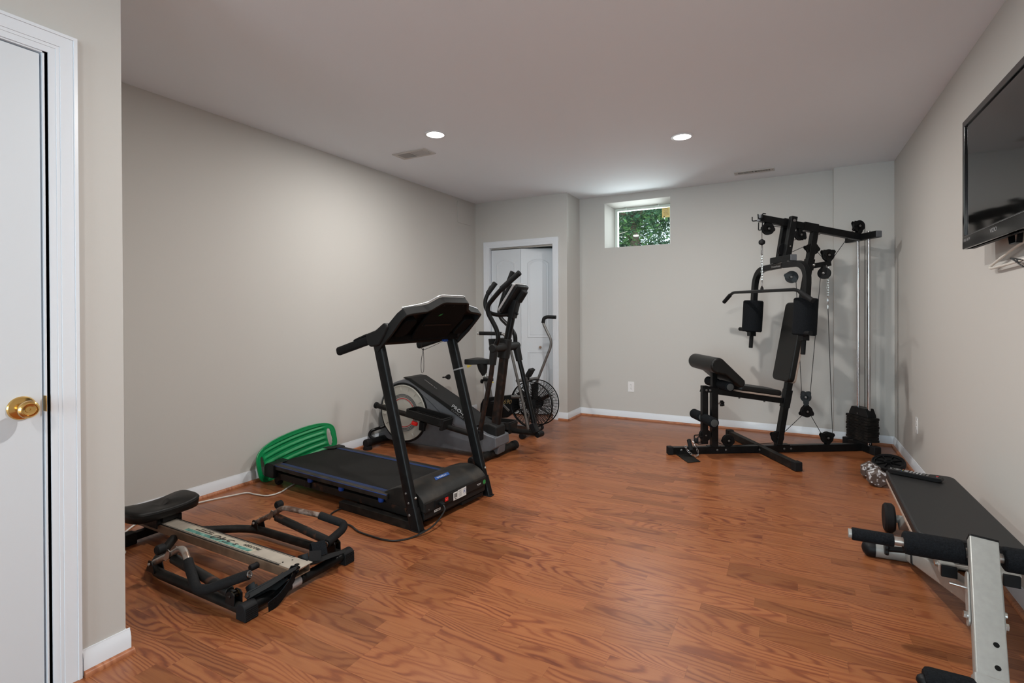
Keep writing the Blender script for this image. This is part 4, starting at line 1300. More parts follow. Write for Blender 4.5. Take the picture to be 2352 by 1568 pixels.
def pulley(name, c, r, parent, ax=(0, 1, 0), th=.026, horns=(), m='black_plastic'):
    """cable wheel between two cheek plates; horns are the cable guards (angle, length)"""
    c, ax = V(c), V(ax).normalized()
    p = obj(name, MB().lathe(c - ax * th / 2, ax, [(.008, 0), (r, 0), (r, .004), (r * .90, th / 2), (r, th - .004), (r, th), (.008, th)], 28), m, parent, ang=30)
    obj('axle_bolt', MB().lathe(c - ax * (th / 2 + .011), ax, [(.004, 0), (.010, .002), (.010, .008), (.006, .009), (.006, th + .013), (.010, th + .014), (.010, th + .020), (.004, th + .022)], 10), 'dull_steel', p)
    a = Vector((0, 0, 1)) if abs(ax.z) < .9 else Vector((1, 0, 0))
    U = (a - ax * a.dot(ax)).normalized()
    W2 = ax.cross(U)
    for ang, L in horns:
        d = U * math.cos(R(ang)) + W2 * math.sin(R(ang))
        t = ax.cross(d)
        for s in (-1, 1):
            obj('cheek_plate', MB().prism([(-.012, -.020), (L * .7, -.024), (L, -.008), (L, .010), (L * .7, .020), (-.012, .020)], c + ax * s * (th / 2 + .003), d, t, .003), 'black_metal', p)
    return p


def cable(pts, r=.0026):
    return obj('cable', MB().tube(pts, r, 7), 'black_cable', gy)


def chain(p0, p1, n, m='zinc', ln=None, r=.0028, name='chain', first=0.0):
    """individual links between two points, alternately turned"""
    p0, p1 = V(p0), V(p1)
    d = (p1 - p0)
    step = d.length / n
    d.normalize()
    a = Vector((1, 0, 0)) if abs(d.x) < .9 else Vector((0, 1, 0))
    A = (a - d * a.dot(d)).normalized()
    B = d.cross(A)
    root = obj(name, MB().tube(_link(p0 + d * step * .5, d, A, step, r), r, 6, close=True), m, gy)
    for i in range(1, n):
        obj('link', MB().tube(_link(p0 + d * step * (i + .5), d, A if i % 2 == 0 else B, step, r), r, 6, close=True), m, root)
    return root


def _link(c, d, s, step, r):
    h, w = step * .5 + r * .6, r * 2.3
    return [c + d * (h - w) * k1 + s * w * math.cos(t) + d * w * math.sin(t) for k1, t0 in ((1, 0), (-1, PI)) for t in (t0, t0 + PI / 4, t0 + PI / 2, t0 + 3 * PI / 4, t0 + PI)]


# base
obj('base_beam', MB().bar([(-.955, 0, .032), (.73, 0, .032)], .050, .058), 'black_metal', gy, bev=.003)
obj('end_cap', MB().box((-.945, 0, .034), (.045, .058, .066)), 'rubber', gy, bev=.006)
obj('cross_beam', MB().bar([(-.157, -.50, .034), (-.157, .53, .034)], .050, .058), 'dusty_metal', gy, bev=.003)
for y in (-.512, .545):
    obj('end_cap', MB().box((-.157, y, .036), (.060, .06, .070)), 'rubber', gy, bev=.007)
for x in (-.545, -.47, .04, .10):
    obj('bolt', MB().lathe((x, -.025, .034), (0, -1, 0), [(.009, 0), (.008, .004), (.004, .006)], 10), 'dull_steel', gy)
obj('bolt', MB().lathe((-.185, -.045, .034), (-1, 0, 0), [(.009, 0), (.009, .006), (.004, .009)], 10), 'dull_steel', gy)
obj('rear_beam', MB().bar([(.755, -.150, .034), (.755, .185, .034)], .052, .060), 'black_metal', gy, bev=.003)
for y in (-.145, .182):
    obj('end_cap', MB().box((.755, y, .036), (.062, .06, .072)), 'rubber', gy, bev=.007)
obj('foot_plate', MB().prism([(-.900, -.030), (-.780, -.030), (-.785, -.245), (-.898, -.265)], (0, 0, .0035), X_, Y_, .005), 'dusty_metal', gy, bev=.0015)
obj('plate_lip', MB().prism([(-.88, 0), (-.79, 0), (-.80, .03), (-.87, .03)], (0, -.030, .004), X_, Z_, .004), 'dusty_metal', gy)
obj('eye_bolt', MB().lathe((-.855, -.026, .040), (0, -1, 0), [(.010, 0), (.009, .005), (.004, .007)], 10), 'zinc', gy)

# front post, leg developer, seat
obj('front_post', MB().bar([(-.562, 0, .06), (-.562, 0, .56)], .050, .054, up=X_), 'black_metal', gy, bev=.003)
obj('inner_post', MB().bar([(-.562, 0, .50), (-.562, 0, .72)], .042, .044, up=X_), 'black_metal', gy, bev=.003)
obj('post_flange', MB().box((-.565, 0, .062), (.11, .056, .006)), 'black_metal', gy, bev=.002)
obj('leg_developer', MB().bar([(-.647, 0, .085), (-.645, 0, .578)], .046, .050, up=X_), 'black_metal', gy, bev=.003)
hb_ = obj('hinge_plate', MB().prism([(-.675, .522), (-.58, .522), (-.565, .53), (-.565, .560), (-.58, .568), (-.66, .566)], (0, -.028, 0), X_, Z_, .006).prism([(-.675, .522), (-.58, .522), (-.565, .53), (-.565, .560), (-.58, .568), (-.66, .566)], (0, .028, 0), X_, Z_, .006), 'black_metal', gy, bev=.002)
for x in (-.640, -.608):
    obj('bolt', MB().lathe((x, -.031, .543), (0, -1, 0), [(.010, 0), (.009, .004), (.004, .006)], 10), 'dull_steel', hb_)
obj('seat_beam', MB().bar([(-.585, 0, .536), (.030, 0, .444)], .046, .050), 'black_metal', gy, bev=.003)
sdv = Vector((.37, 0, -.055)).normalized()
snv = Vector((.055, 0, .37)).normalized()
scn = Vector((-.225, 0, .520))
obj('seat_board', MB().prism(rrect(.400, .275, .05), scn, sdv, Y_, .014), 'pad_board', gy, bev=.002)
obj('seat', MB().prism(rrect(.398, .270, .055), scn + snv * .028, sdv, Y_, .046), 'vinyl', gy, bev=.016, seg=3)
for x in (-.34, -.12):
    obj('bolt', MB().box((x, 0, .470 - (x + .34) * .15), (.012, .012, .012)), 'dull_steel', gy)
kb = obj('knob', MB().prism([(.022 * (1 + .22 * math.cos(5 * a)) * math.cos(a), .022 * (1 + .22 * math.cos(5 * a)) * math.sin(a)) for a in [2 * PI * i / 40 for i in range(40)]], (-.492, 0, .424), Y_, Z_, .026), 'black_plastic', gy, bev=.004)
obj('knob_stem', MB().cyl((-.54, 0, .424), (-.50, 0, .424), .006, 10), 'zinc', kb)
# arm curl pad: padded roll and slope
rc_ = Vector((-.622, 0, .768))
lo_ = Vector((-.425, 0, .618))
dr = (lo_ - rc_).normalized()
nr = Vector((-dr.z, 0, dr.x))
arc = [rc_ + nr * (.064 * math.cos(R(a))) + dr * (-.064 * math.sin(R(a))) for a in range(0, 250, 18)]
pf = [rc_ + nr * .064, lo_ + nr * .036, lo_ + dr * .022 + nr * .018, lo_ + dr * .022 - nr * .02, lo_ - nr * .034, rc_ + dr * .085 - nr * .028, rc_ + dr * .062 - nr * .045] + [rc_ + nr * (.064 * math.cos(R(a))) + dr * (.064 * math.sin(R(a))) for a in range(140, 360, 16)]
obj('curl_pad', MB().prism([(p.x, p.z) for p in pf], (0, .012, 0), X_, Z_, .470), 'vinyl', gy, bev=.016, seg=3)
for s in (-1, 1):
    for i in range(20):
        a = R(150 + 195 * i / 19)
        dd = nr * math.cos(a) + dr * math.sin(a)
        q = rc_ + dd * .050 + Y_ * (.012 + s * .2335)
        obj('pleat', MB().tube([q + dd * .013 - Y_ * s * .010, q - dd * .001, q - dd * .016 + Y_ * s * .0006], [.0026, .0032, .001], 5), 'vinyl', gy)
obj('curl_bracket', MB().bar([(-.562, 0, .70), (-.53, 0, .735)], .05, .05, up=X_).bar([(-.60, 0, .715), (-.47, 0, .625)], .08, .010), 'black_metal', gy, bev=.002)
# foam rollers
def roller(name, x, z, y0, y1, r, lab=None):
    o = obj(name, MB().lathe((x, y0, z), Y_, [(.012, 0), (r - .008, 0), (r, .008), (r, y1 - y0 - .008), (r - .008, y1 - y0), (.012, y1 - y0)], 24), 'foam', gy)
    for y, s in ((y0, -1), (y1, 1)):
        obj('end_disc', MB().lathe((x, y, z), (0, s, 0), [(r - .012, -.002), (r - .012, .002), (r - .016, .003), (.001, .003)], 24), 'foam_end', o)
    return o


for x, z, r in ((-.520, .592, .040), (-.652, .302, .042)):
    roller('foam_roller', x, z, -.205, -.030, r)
    roller('foam_roller', x, z, .030, .205, r)
    obj('roller_bar', MB().cyl((x, -.20, z), (x, .20, z), .0115, 12), 'black_metal', gy)

# leaning column and top beam
obj('column', MB().bar([(.000, 0, .058), (.327, 0, 1.895)], .050, .050, up=X_), 'black_metal', gy, bev=.003)
obj('column_foot', MB().bar([(-.02, 0, .064), (.09, 0, .064)], .062, .010), 'black_metal', gy, bev=.002)
obj('column_sleeve', MB().bar([(.058, 0, .385), (.088, 0, .535)], .058, .060, up=X_), 'black_metal', gy, bev=.003)
obj('top_beam', MB().bar([(-.158, 0, 2.003), (.745, 0, 1.842)], .048, .058), 'black_metal', gy, bev=.003)
obj('beam_plug', MB().bar([(-.166, 0, 2.0045), (-.158, 0, 2.003)], .048, .058), 'grey_plastic', gy, bev=.003)
obj('beam_sleeve', MB().bar([(.222, 0, 1.936), (.345, 0, 1.914)], .058, .072), 'black_metal', gy, bev=.003)
for x in (.215, .352):
    obj('bolt', MB().box((x, -.022, 1.93 - (x - .215) * .18 - .038), (.016, .012, .014)), 'dull_steel', gy)
# back pad
bd_ = Vector((.128, 0, .66)).normalized()
bn_ = Vector((-.66, 0, .128)).normalized()
bc = Vector((.118, 0, .943))
obj('back_board', MB().prism(rrect(.262, .688, .035), bc - bn_ * .018, Y_, bd_, .014), 'pad_board', gy, bev=.002)
obj('back_pad', MB().prism(rrect(.260, .685, .040), bc + bn_ * .012, Y_, bd_, .050), 'vinyl', gy, bev=.014, seg=3)
# press arm hanger: twin uprights and cross bar
for y in (-.052, .052):
    tw = obj('hanger_upright', MB().bar([(.108, y, 2.008), (.050, y, 1.675)], .046, .052, up=X_), 'black_metal', gy, bev=.003)
    obj('bolt', MB().lathe((.104, y + (.024 if y > 0 else -.024), 1.972), (0, 1 if y > 0 else -1, 0), [(.013, 0), (.011, .006), (.004, .009)], 12), 'dull_steel', tw)
    obj('bolt', MB().lathe((.064, y + (.024 if y > 0 else -.024), 1.755), (0, 1 if y > 0 else -1, 0), [(.007, 0), (.006, .005), (.003, .006)], 10), 'zinc', tw)
obj('hanger_bar', MB().bar([(.046, -.150, 1.652), (.046, .150, 1.652)], .056, .054), 'black_metal', gy, bev=.003)
for y in (-.153, .153):
    obj('bar_plug', MB().box((.046, y, 1.652), (.052, .008, .050)), 'grey_plastic', gy, bev=.003)
# press arms with foam pads
for s in (-1, 1):
    arm = obj('press_arm', MB().bar([(.022, s * .060, 1.598), (.018, s * .385, 1.590), (-.018, s * .392, 1.01)], .050, .044, up=(1, 0, 0.05), rc=.16, rn=8), 'black_metal', gy, bev=.003, ang=30)
    obj('arm_plug', MB().box((.022, s * .056, 1.598), (.046, .006, .040)), 'grey_plastic', arm, bev=.002)
    obj('pivot_bolt', MB().cyl((.030, s * .115, 1.612), (.030, s * .115, 1.628), .016, 14, .002), 'dull_steel', arm)
    obj('foam_pad', MB().lathe((-.020, s * .392, 1.018), (.062, 0, 1), [(.022, 0), (.078, 0), (.086, .010), (.086, .280), (.078, .290), (.022, .290)], 28), 'foam', arm)
    obj('grip_block', MB().box((-.022, s * .392, .998), (.055, .062, .040)), 'black_metal', arm, bev=.003)
    obj('down_grip', MB().cyl((-.022, s * .392, .982), (-.030, s * .392, .868), .0175, 14, .003), 'grip_foam', arm)
    obj('side_grip', MB().tube([(-.022, s * .40, 1.012), (-.05, s * .44, 1.038), (-.06, s * .535, 1.040)], .0175, 14, rc=.03), 'grip_foam', arm)
bp_ = obj('brand_plate', MB().box((-.002, .018, 1.592), (.006, .155, .046)), 'dusty_metal', gy, bev=.001)
text('brand_text', 'Powerhouse', .026, (-.0055, .018, 1.592), (0, -1, 0), Z_, 'dim_print', bp_)
# pulleys
pulley('pulley', (-.085, 0, 1.912), .051, gy, horns=((0, .07), (100, .055), (-80, .055)))
pulley('pulley', (.200, 0, 1.862), .047, gy, horns=((0, .07), (130, .055)))
pulley('pulley', (.056, 0, 1.735), .055, gy)
pulley('pulley', (.307, 0, 1.742), .052, gy, horns=((-75, .07), (95, .06)))
pulley('pulley', (.447, 0, 1.688), .051, gy, horns=((55, .066), (-55, .066), (180, .065)))
pulley('pulley', (.722, 0, 1.940), .049, gy, horns=((-55, .062), (180, .07), (-130, .055)))
pulley('pulley', (.405, -.012, 1.532), .050, gy, ax=(.78, .62, 0), horns=((0, .066),))
pulley('pulley', (.120, -.005, 1.500), .052, gy, ax=(.55, .83, 0), horns=((-70, .06), (140, .055)))
ds = pulley('swivel_pulley', (.248, 0, .468), .042, gy, ax=(.55, .83, 0), horns=((35, .056), (-35, .056), (180, .075)))
pulley('swivel_pulley', (.252, 0, .345), .050, gy, horns=((115, .062), (-115, .062), (0, .06)))
pulley('pulley', (-.004, 0, .128), .052, gy, horns=((-60, .065), (160, .06)))
pulley('pulley', (.436, 0, .116), .051, gy, horns=((60, .065), (-62, .065), (180, .06)))
pulley('pulley', (-.440, 0, .108), .050, gy, horns=((180, .05), (105, .052), (-100, .052)))
pulley('pulley', (-.640, 0, .158), .050, gy, horns=((-100, .05),))
obj('pulley_arm', MB().bar([(.285, 0, 1.592), (.462, 0, 1.618)], .044, .044), 'black_metal', gy, bev=.003)
obj('arm_bolt', MB().lathe((.30, -.03, 1.60), (0, -1, 0), [(.012, 0), (.011, .006), (.005, .012)], 10), 'zinc', gy)
obj('arm_clamp', MB().bar([(.268, 0, 1.56), (.285, 0, 1.655)], .060, .062, up=X_), 'black_metal', gy, bev=.003)
obj('swivel_bracket', MB().bar([(.415, -.01, 1.60), (.410, -.012, 1.54)], .04, .006, up=X_), 'dull_steel', gy, bev=.001)
# cables
cable([(-.138, 0, 1.80), (-.138, 0, 1.912)])
cable([(-.085, 0, 1.963), (.20, 0, 1.909)])
cable([(-.04, 0, 1.937), (.19, 0, 1.908)])
cable([(.17, 0, 1.826), (.02, 0, 1.778)])
cable([(.100, 0, 1.704), (.27, 0, 1.777)])
cable([(.352, 0, 1.716), (.40, 0, 1.667)])
cable([(.489, 0, 1.660), (.680, 0, 1.915)])
cable([(.771, -.009, 1.935), (.768, -.009, .37)])
cable([(.380, 0, 1.50), (.285, 0, .48)])
cable([(.150, -.02, 1.46), (.212, 0, .46)])
cable([(.215, 0, .312), (.040, 0, .155)])
cable([(.290, 0, .312), (.392, 0, .14)])
cable([(.486, 0, .135), (.446, 0, 1.245)])
cable([(-.02, 0, .080), (-.43, 0, .060)])
cable([(-.45, 0, .060), (-.60, 0, .118)])
# lat bar on its chain
obj('stop_ball', MB().lathe((-.139, 0, 1.772), Z_, [(.006, 0), (.024, .012), (.027, .026), (.024, .040), (.006, .052)], 18), 'rubber', gy)
obj('quick_link', MB().tube(_link(Vector((-.139, 0, 1.728)), Z_, Y_, .078, .004), .004, 8, close=True), 'chrome', gy)
chain((-.139, 0, 1.692), (-.139, 0, 1.470), 10)
obj('quick_link', MB().tube(_link(Vector((-.139, 0, 1.443)), Z_, Y_, .055, .0035), .0035, 8, close=True), 'chrome', gy)
obj('bar_lug', MB().prism([(-.024, -.005), (.024, -.005), (.018, .018), (.006, .036), (-.006, .036), (-.018, .018)], (-.139, 0, 1.388), Y_, Z_, .008), 'black_metal', gy, bev=.001)
lb_ = obj('lat_bar', MB().tube([(-.160, .640, 1.305), (-.148, .505, 1.388), (-.139, 0, 1.380), (-.130, -.475, 1.372), (-.118, -.640, 1.285)], .0135, 12, rc=.05), 'black_metal', gy)
for a_, b_ in (((-.1615, .650, 1.299), (-.152, .540, 1.366)), ((-.117, -.650, 1.280), (-.127, -.515, 1.352))):
    obj('grip', MB().cyl(a_, b_, .0185, 14, .003), 'grip_foam', lb_)
# hooks on the beam end
for off, dz in ((.0, 0.0), (.0, -.055)):
    pass
obj('bar_hook', MB().tube([(-.150, .034, 2.040), (-.150, .034, 1.990), (-.190, .034, 1.985), (-.205, .034, 1.985), (-.205, .034, 2.020)], .0045, 8, rc=.012), 'black_metal', gy)
obj('bar_hook', MB().tube([(-.120, -.030, 2.035), (-.150, -.030, 2.038), (-.150, -.030, 1.998), (-.185, -.030, 1.990), (-.190, -.030, 2.032)], .0045, 8, rc=.012), 'black_metal', gy)
obj('bar_hook', MB().tube([(-.150, .030, 1.972), (-.152, .030, 1.905), (-.152, -.030, 1.900), (-.150, -.030, 1.968)], .0045, 8, rc=.012), 'black_metal', gy)
# second chain
chain((.445, 0, 1.592), (.445, 0, 1.335), 12)
obj('quick_link', MB().tube(_link(Vector((.445, 0, 1.300)), Z_, Y_, .07, .004), .004, 8, close=True), 'chrome', gy)
obj('cable_ferrule', MB().lathe((.446, 0, 1.225), Z_, [(.004, 0), (.006, .02), (.004, .04)], 10), 'zinc', gy)
# rods, stack
obj('rear_top_beam', MB().bar([(.752, -.190, 1.844), (.752, .175, 1.844)], .050, .056), 'black_metal', gy, bev=.003)
for y in (-.192, .177):
    obj('bar_plug', MB().box((.752, y, 1.844), (.046, .008, .052)), 'grey_plastic', gy, bev=.003)
for y in (-.077, .048):
    rd = obj('guide_rod', MB().cyl((.752, y, .06), (.752, y, 1.885), .0148, 18), 'chrome', gy)
    obj('rod_nut', MB().cyl((.752, y, 1.872), (.752, y, 1.882), .016, 6), 'dull_steel', rd)
obj('stack_cushion', MB().box((.752, 0, .078), (.055, .16, .030)), 'rubber', gy, bev=.004)
NS = 9
for i in range(NS):
    z0 = .094 + (.302 - .094) / NS * i
    hgt = (.302 - .094) / NS
    wv = .128 + (.004 if i in (0, 3, 5, 8) else -.002)
    pl = obj('weight_plate', MB().prism([(-.052, -wv), (.052, -wv), (.052, wv), (-.052, wv)], (.752, 0, z0 + hgt / 2), X_, Y_, hgt - .0022), 'dusty_metal', gy, bev=.0025)
    for s in (-1, 1):
        obj('finger_slot', MB().box((.6995, s * .055, z0 + hgt * .55), (.002, .070, .005)), 'matt_black', pl)
    obj('finger_slot', MB().box((.752, -wv - .0002, z0 + hgt * .55), (.055, .002, .005)), 'matt_black', pl)
obj('stack_cap', MB().prism([(-.112, .302), (.112, .302), (.110, .320), (.080, .374), (-.080, .374), (-.110, .320)], (.752, -.002, 0), (0, 1, 0), Z_, .078), 'black_metal', gy, bev=.003)
obj('stack_bolt', MB().lathe((.7125, .005, .322), (-1, 0, 0), [(.006, 0), (.005, .003)], 10), 'dull_steel', gy)
# ankle pull handle lying on the front beam
obj('rubber_stop', MB().lathe((-.700, 0, .110), (-1, 0, 0), [(.006, 0), (.022, .008), (.024, .022), (.014, .034), (.004, .036)], 16), 'rubber', gy)
obj('shin_loop', MB().tube([(-.67, -.028, .09), (-.715, -.028, .088), (-.715, -.028, .150), (-.67, -.028, .152)], .005, 8, rc=.01).tube([(-.67, .028, .09), (-.722, .028, .088), (-.722, .028, .150), (-.67, .028, .152)], .005, 8, rc=.01), 'black_metal', gy)
obj('pull_handle', MB().cyl((-.795, -.035, .128), (-.803, -.105, .052), .0175, 14, .003), 'grip_foam', gy)
ch1 = spline([(-.750, -.005, .118), (-.745, -.05, .085), (-.740, -.085, .045), (-.745, -.105, .018), (-.775, -.115, .012), (-.800, -.12, .022), (-.825, -.115, .045), (-.842, -.09, .072), (-.835, -.07, .088)], 3)
pr_ = None
tot = [0]
for i in range(1, len(ch1)):
    tot.append(tot[-1] + (ch1[i] - ch1[i - 1]).length)
nl_ = 13
root_c = None
for i in range(nl_):
    def atl(u):
        for j in range(1, len(ch1)):
            if tot[j] >= u:
                k = (u - tot[j - 1]) / max(1e-6, tot[j] - tot[j - 1])
                return ch1[j - 1].lerp(ch1[j], k)
        return ch1[-1]
    a_, b_ = atl(tot[-1] * i / nl_), atl(tot[-1] * (i + 1) / nl_)
    d_ = (b_ - a_).normalized()
    q_ = Vector((0, 0, 1)) if i % 2 else Vector((1, 0, .3))
    s_ = (q_ - d_ * q_.dot(d_))
    s_ = s_.normalized() if s_.length > .1 else Y_
    o_ = obj('chain' if root_c is None else 'link', MB().tube(_link((a_ + b_) / 2, d_, s_, (b_ - a_).length, .0026), .0026, 6, close=True), 'chrome', root_c or gy)
    root_c = root_c or o_

# ------------------------------------------------------------------ rowing machine
rw = thing('rowing_machine', 'low worn rowing machine with beige rail, black seat and folded rusty handle arms', 'rowing machine', (-2.4, 1.515, 0))
RY = 1.515
# rail: a channel open at the front
rail_o = [(-.046, .071), (.046, .071), (.046, .1085), (.042, .1125), (-.042, .1125), (-.046, .1085)]
rail_i = [(-.041, .076), (.041, .076), (.041, .1085), (-.041, .1085)]
rl = obj('rail', MB().prism(rail_o, (-1.858, RY, 0), Y_, Z_, 1.26, holes=[rail_i], off=-1.26), 'rail_side', rw, bev=.0015, label='beige and brown metal seat rail', **W)
obj('rail_top', MB().box((-2.49, RY, .1130), (1.262, .082, .0012)), 'rail_paint', rl, **W)
obj('rail_nose', MB().prism([(-1.87, -.046), (-1.842, -.040), (-1.842, .046), (-1.87, .046)], (0, RY, .1132), X_, Y_, .0016), 'rail_paint', rl, **W)
for y in (-.041, .041):
    obj('wheel_track', MB().box((-2.535, RY + y, .1140), (1.17, .006, .0016)), 'dark_plastic', rl, **W)
    obj('wheel_track', MB().box((-2.535, RY + y * .80, .1138), (1.17, .0015, .0012)), 'dark_print', rl, **W)
obj('bolt_hole', MB().lathe((-1.882, RY - .004, .1140), Z_, [(.001, 0), (.011, 0), (.011, .0006), (.001, .0006)], 18), 'matt_black', rl, **W)
for x, y in ((-1.955, -.018), (-1.935, .016)):
    obj('bolt_hole', MB().lathe((x, RY + y, .1140), Z_, [(.001, 0), (.0038, 0), (.0038, .0006), (.001, .0006)], 10), 'matt_black', rl, **W)
obj('pedal_axle', MB().cyl((-1.872, RY - .044, .096), (-1.872, RY + .044, .096), .0065, 12), 'chrome', rl, **W)
obj('side_knob', MB().cyl((-2.085, RY - .085, .086), (-2.085, RY - .046, .086), .014, 14, .003), 'rubber', rl, **W)
# label strip, printed to be read from the far side
ls = obj('label_strip', MB().prism([(-2.700, -.030), (-2.165, -.030), (-2.150, .030), (-2.700, .030)], (0, RY, .1137), X_, Y_, .0008, off=0), 'label_print', rl, label='printed label strip with green marbled band', **W)
obj('marble_band', MB().prism([(-2.69, -.0255), (-2.185, -.0255), (-2.178, -.006), (-2.69, -.004)], (0, RY, .1145), X_, Y_, .0006, off=0), 'marble_print', ls, **W)
U_, V_ = Vector((-1, 0, 0)), Vector((0, -1, 0))
text('number_text', '540', .052, (-2.405, RY + .000, .1152), U_, V_, 'dark_print', ls, xs=1.9, shear=.35, **W)
text('series_text', 's', .040, (-2.300, RY - .010, .1152), U_, V_, 'dark_print', ls, xs=1.6, shear=.3, **W)
text('maker_text', 'PRO-FORM', .024, (-2.205, RY + .013, .1152), U_, V_, 'dark_print', ls, xs=.95, shear=.25, **W)
text('small_text', 'MOTION STROKE', .010, (-2.565, RY + .020, .1152), U_, V_, 'dark_print', ls, xs=1.3, **W)
text('small_text', 'ADJUSTABLE RESISTANCE', .010, (-2.575, RY + .006, .1152), U_, V_, 'dark_print', ls, xs=1.2, **W)
# frame
fb = obj('front_bar', MB().cyl((-1.892, 1.272, .036), (-1.892, 1.795, .036), .0215, 18), 'black_metal', rw, **W)
obj('bar_label', MB().cyl((-1.892, RY - .035, .036), (-1.892, RY + .015, .036), .0220, 18), 'silver_plastic', fb, **W)
foot = [(-.030, 0), (.030, 0), (.030, .030)] + [(.030 * math.cos(R(a)), .036 + .030 * math.sin(R(a))) for a in range(0, 181, 15)] + [(-.030, .03)]
for y, s in ((1.258, 1), (1.770, 1)):
    fc = obj('foot_cap', MB().prism(foot, (-1.890, y + .026, 0), X_, Z_, .058), 'rubber', rw, bev=.004, **W)
    for i in range(7):
        obj('tread_rib', MB().box((-1.8595, y + .026, .008 + .0075 * i), (.003, .050, .0028)), 'rubber', fc, **W)
for y, yi, s in ((1.277, 1.462, -1), (1.790, 1.568, 1)):
    sd_ = obj('side_tube', MB().tube([(-1.905, y, .034), (-2.585, y, .034), (-2.735, yi, .072)], .0205, 14, rc=.10), 'dusty_metal', rw, **W)
    for q in (-.020, .020):
        pv = obj('pivot_bracket', MB().prism([(-2.570, .040), (-2.505, .040), (-2.520, .082), (-2.532, .092), (-2.552, .090)], (0, y + q, 0), X_, Z_, .005), 'black_metal', rw, bev=.001, **W)
    obj('pivot_pin', MB().cyl((-2.540, y - .030, .076), (-2.540, y + .030, .076), .007, 12, .002), 'worn_tube', pv, **W)
    for q in (-.016, .016):
        p2 = obj('piston_bracket', MB().prism([(-1.995, .042), (-1.935, .042), (-1.935, .085), (-1.948, .095), (-1.972, .095), (-1.985, .085)], (0, y + q, 0), X_, Z_, .005), 'black_metal', rw, bev=.001, **W)
    obj('piston_pin', MB().cyl((-1.960, y - .026, .078), (-1.960, y + .026, .078), .007, 12, .002), 'rusty_black', p2, **W)
    for q in (-.011, .011):
        obj('brass_washer', MB().ring((-1.960, y + q, .078), Y_, .008, .0145, .002, 18), 'brass', p2, **W)
    # oar arm: up from the pivot, knee, then forward and round to the grip
    if s > 0:
        kn_ = (-2.335, y, .190)
        arm_pts = [(-2.540, y, .076), (-2.395, y, .150), kn_, (-2.100, 1.852, .165), (-2.000, 1.895, .128), (-1.975, 1.860, .120), (-1.940, 1.725, .108)]
        g0, cut = 3, .16
    else:
        kn_ = (-2.312, y - .002, .196)
        arm_pts = [(-2.540, y, .076), (-2.400, y, .146), kn_, (-2.205, 1.245, .136), (-2.130, 1.225, .080), (-2.075, 1.235, .088), (-1.905, 1.300, .160)]
        g0, cut = 3, .14
    oa = obj('oar_arm', MB().tube(arm_pts, .0135, 12, rc=.045), 'rust_tube' if s > 0 else 'worn_tube', rw, label='rusted bent oar arm', **W)
    gpts = fillet([Vector(arm_pts[2]).lerp(Vector(arm_pts[3]), .90 if s > 0 else .62)] + arm_pts[4:], .055, 6)
    obj('grip', MB().tube(gpts, .0195, 14), 'grip_foam', oa, **W)
    e0, e1 = Vector(arm_pts[-2]), Vector(arm_pts[-1])
    obj('tube_end', MB().ring(e1, e1 - e0, .010, .0140, .008, 18), 'chrome', oa, **W)
    cl = Vector((-2.405, y, .143))
    cp = obj('clamp_plate', MB().prism([(-.030, -.022), (-.010, -.026), (.016, -.004), (.020, .024), (.004, .028), (-.010, .010)], cl + Y_ * -.018, X_, Z_, .004).prism([(-.030, -.022), (-.010, -.026), (.016, -.004), (.020, .024), (.004, .028), (-.010, .010)], cl + Y_ * .018, X_, Z_, .004), 'zinc', oa, bev=.001, label='shiny cracked clamp plate', **W)
    obj('clamp_knob', MB().cyl(cl + Vector((-.012, -.058 if s < 0 else .022, .034)), cl + Vector((-.012, -.022 if s < 0 else .058, .034)), .021, 18, .005), 'rubber', cp, **W)
    pst = obj('piston', MB().cyl((-2.385, y + s * .002, .128), (-1.990, y, .082), .0200, 18, .003), 'rusted_metal', rw, **W)
    obj('piston_rod', MB().cyl((-2.415, y + s * .002, .131), (-2.38, y + s * .002, .127), .009, 12), 'black_metal', pst, **W)
    obj('piston_eye', MB().box((-1.972, y, .080), (.030, .016, .024)), 'black_metal', pst, bev=.003, **W)
# rear foot
obj('rear_bar', MB().bar([(-3.045, 1.395, .034), (-3.045, 1.635, .034)], .040, .040), 'black_metal', rw, bev=.004, **W)
for y in (1.405, 1.625):
    rfc = obj('rear_cap', MB().box((-3.045, y, .030), (.062, .055, .060)), 'rubber', rw, bev=.005, **W)
obj('rear_neck', MB().bar([(-3.09, RY, .085), (-3.045, RY, .05)], .05, .03), 'black_metal', rw, bev=.003, **W)
# seat on its carriage
so = []
for i in range(64):
    a = 2 * PI * i / 64
    ca, sa = math.cos(a), math.sin(a)
    y = .172 * math.copysign(abs(sa) ** .55, sa)
    x = .122 * math.copysign(abs(ca) ** .6, ca)
    x *= (.84 + .16 * (y / .172) ** 2 * 1.2) if ca > 0 else (.80 + .24 * (y / .172) ** 2)
    so.append((x, y))
SC = Vector((-2.945, RY - .008, .150))
ring_s = []
for z, k in ((0, .93), (.004, .975), (.020, 1.0), (.036, .995), (.043, .965), (.046, .90), (.044, .6), (.042, .25)):
    ring_s.append([SC + Vector((x * k, y * k, z + (.020 * (abs(y) / .172) ** 2.2 if z > .01 else .004 * (abs(y) / .172) ** 2))) for x, y in so])
obj('seat', MB().rings(ring_s), 'vinyl', rw, ang=60, **W)
obj('seat_piping', MB().tube([SC + Vector((x * 1.0, y * 1.0, .034 + .019 * (abs(y) / .172) ** 2.2)) for x, y in so], .0022, 6, close=True), 'vinyl', rw, **W)
cr = obj('seat_carriage', MB().box((-2.945, RY, .136), (.17, .075, .024)).box((-2.945, RY - .060, .118), (.15, .006, .045)).box((-2.945, RY + .060, .118), (.15, .006, .045)).box((-2.945, RY, .142), (.14, .124, .008)), 'black_metal', rw, bev=.002, **W)
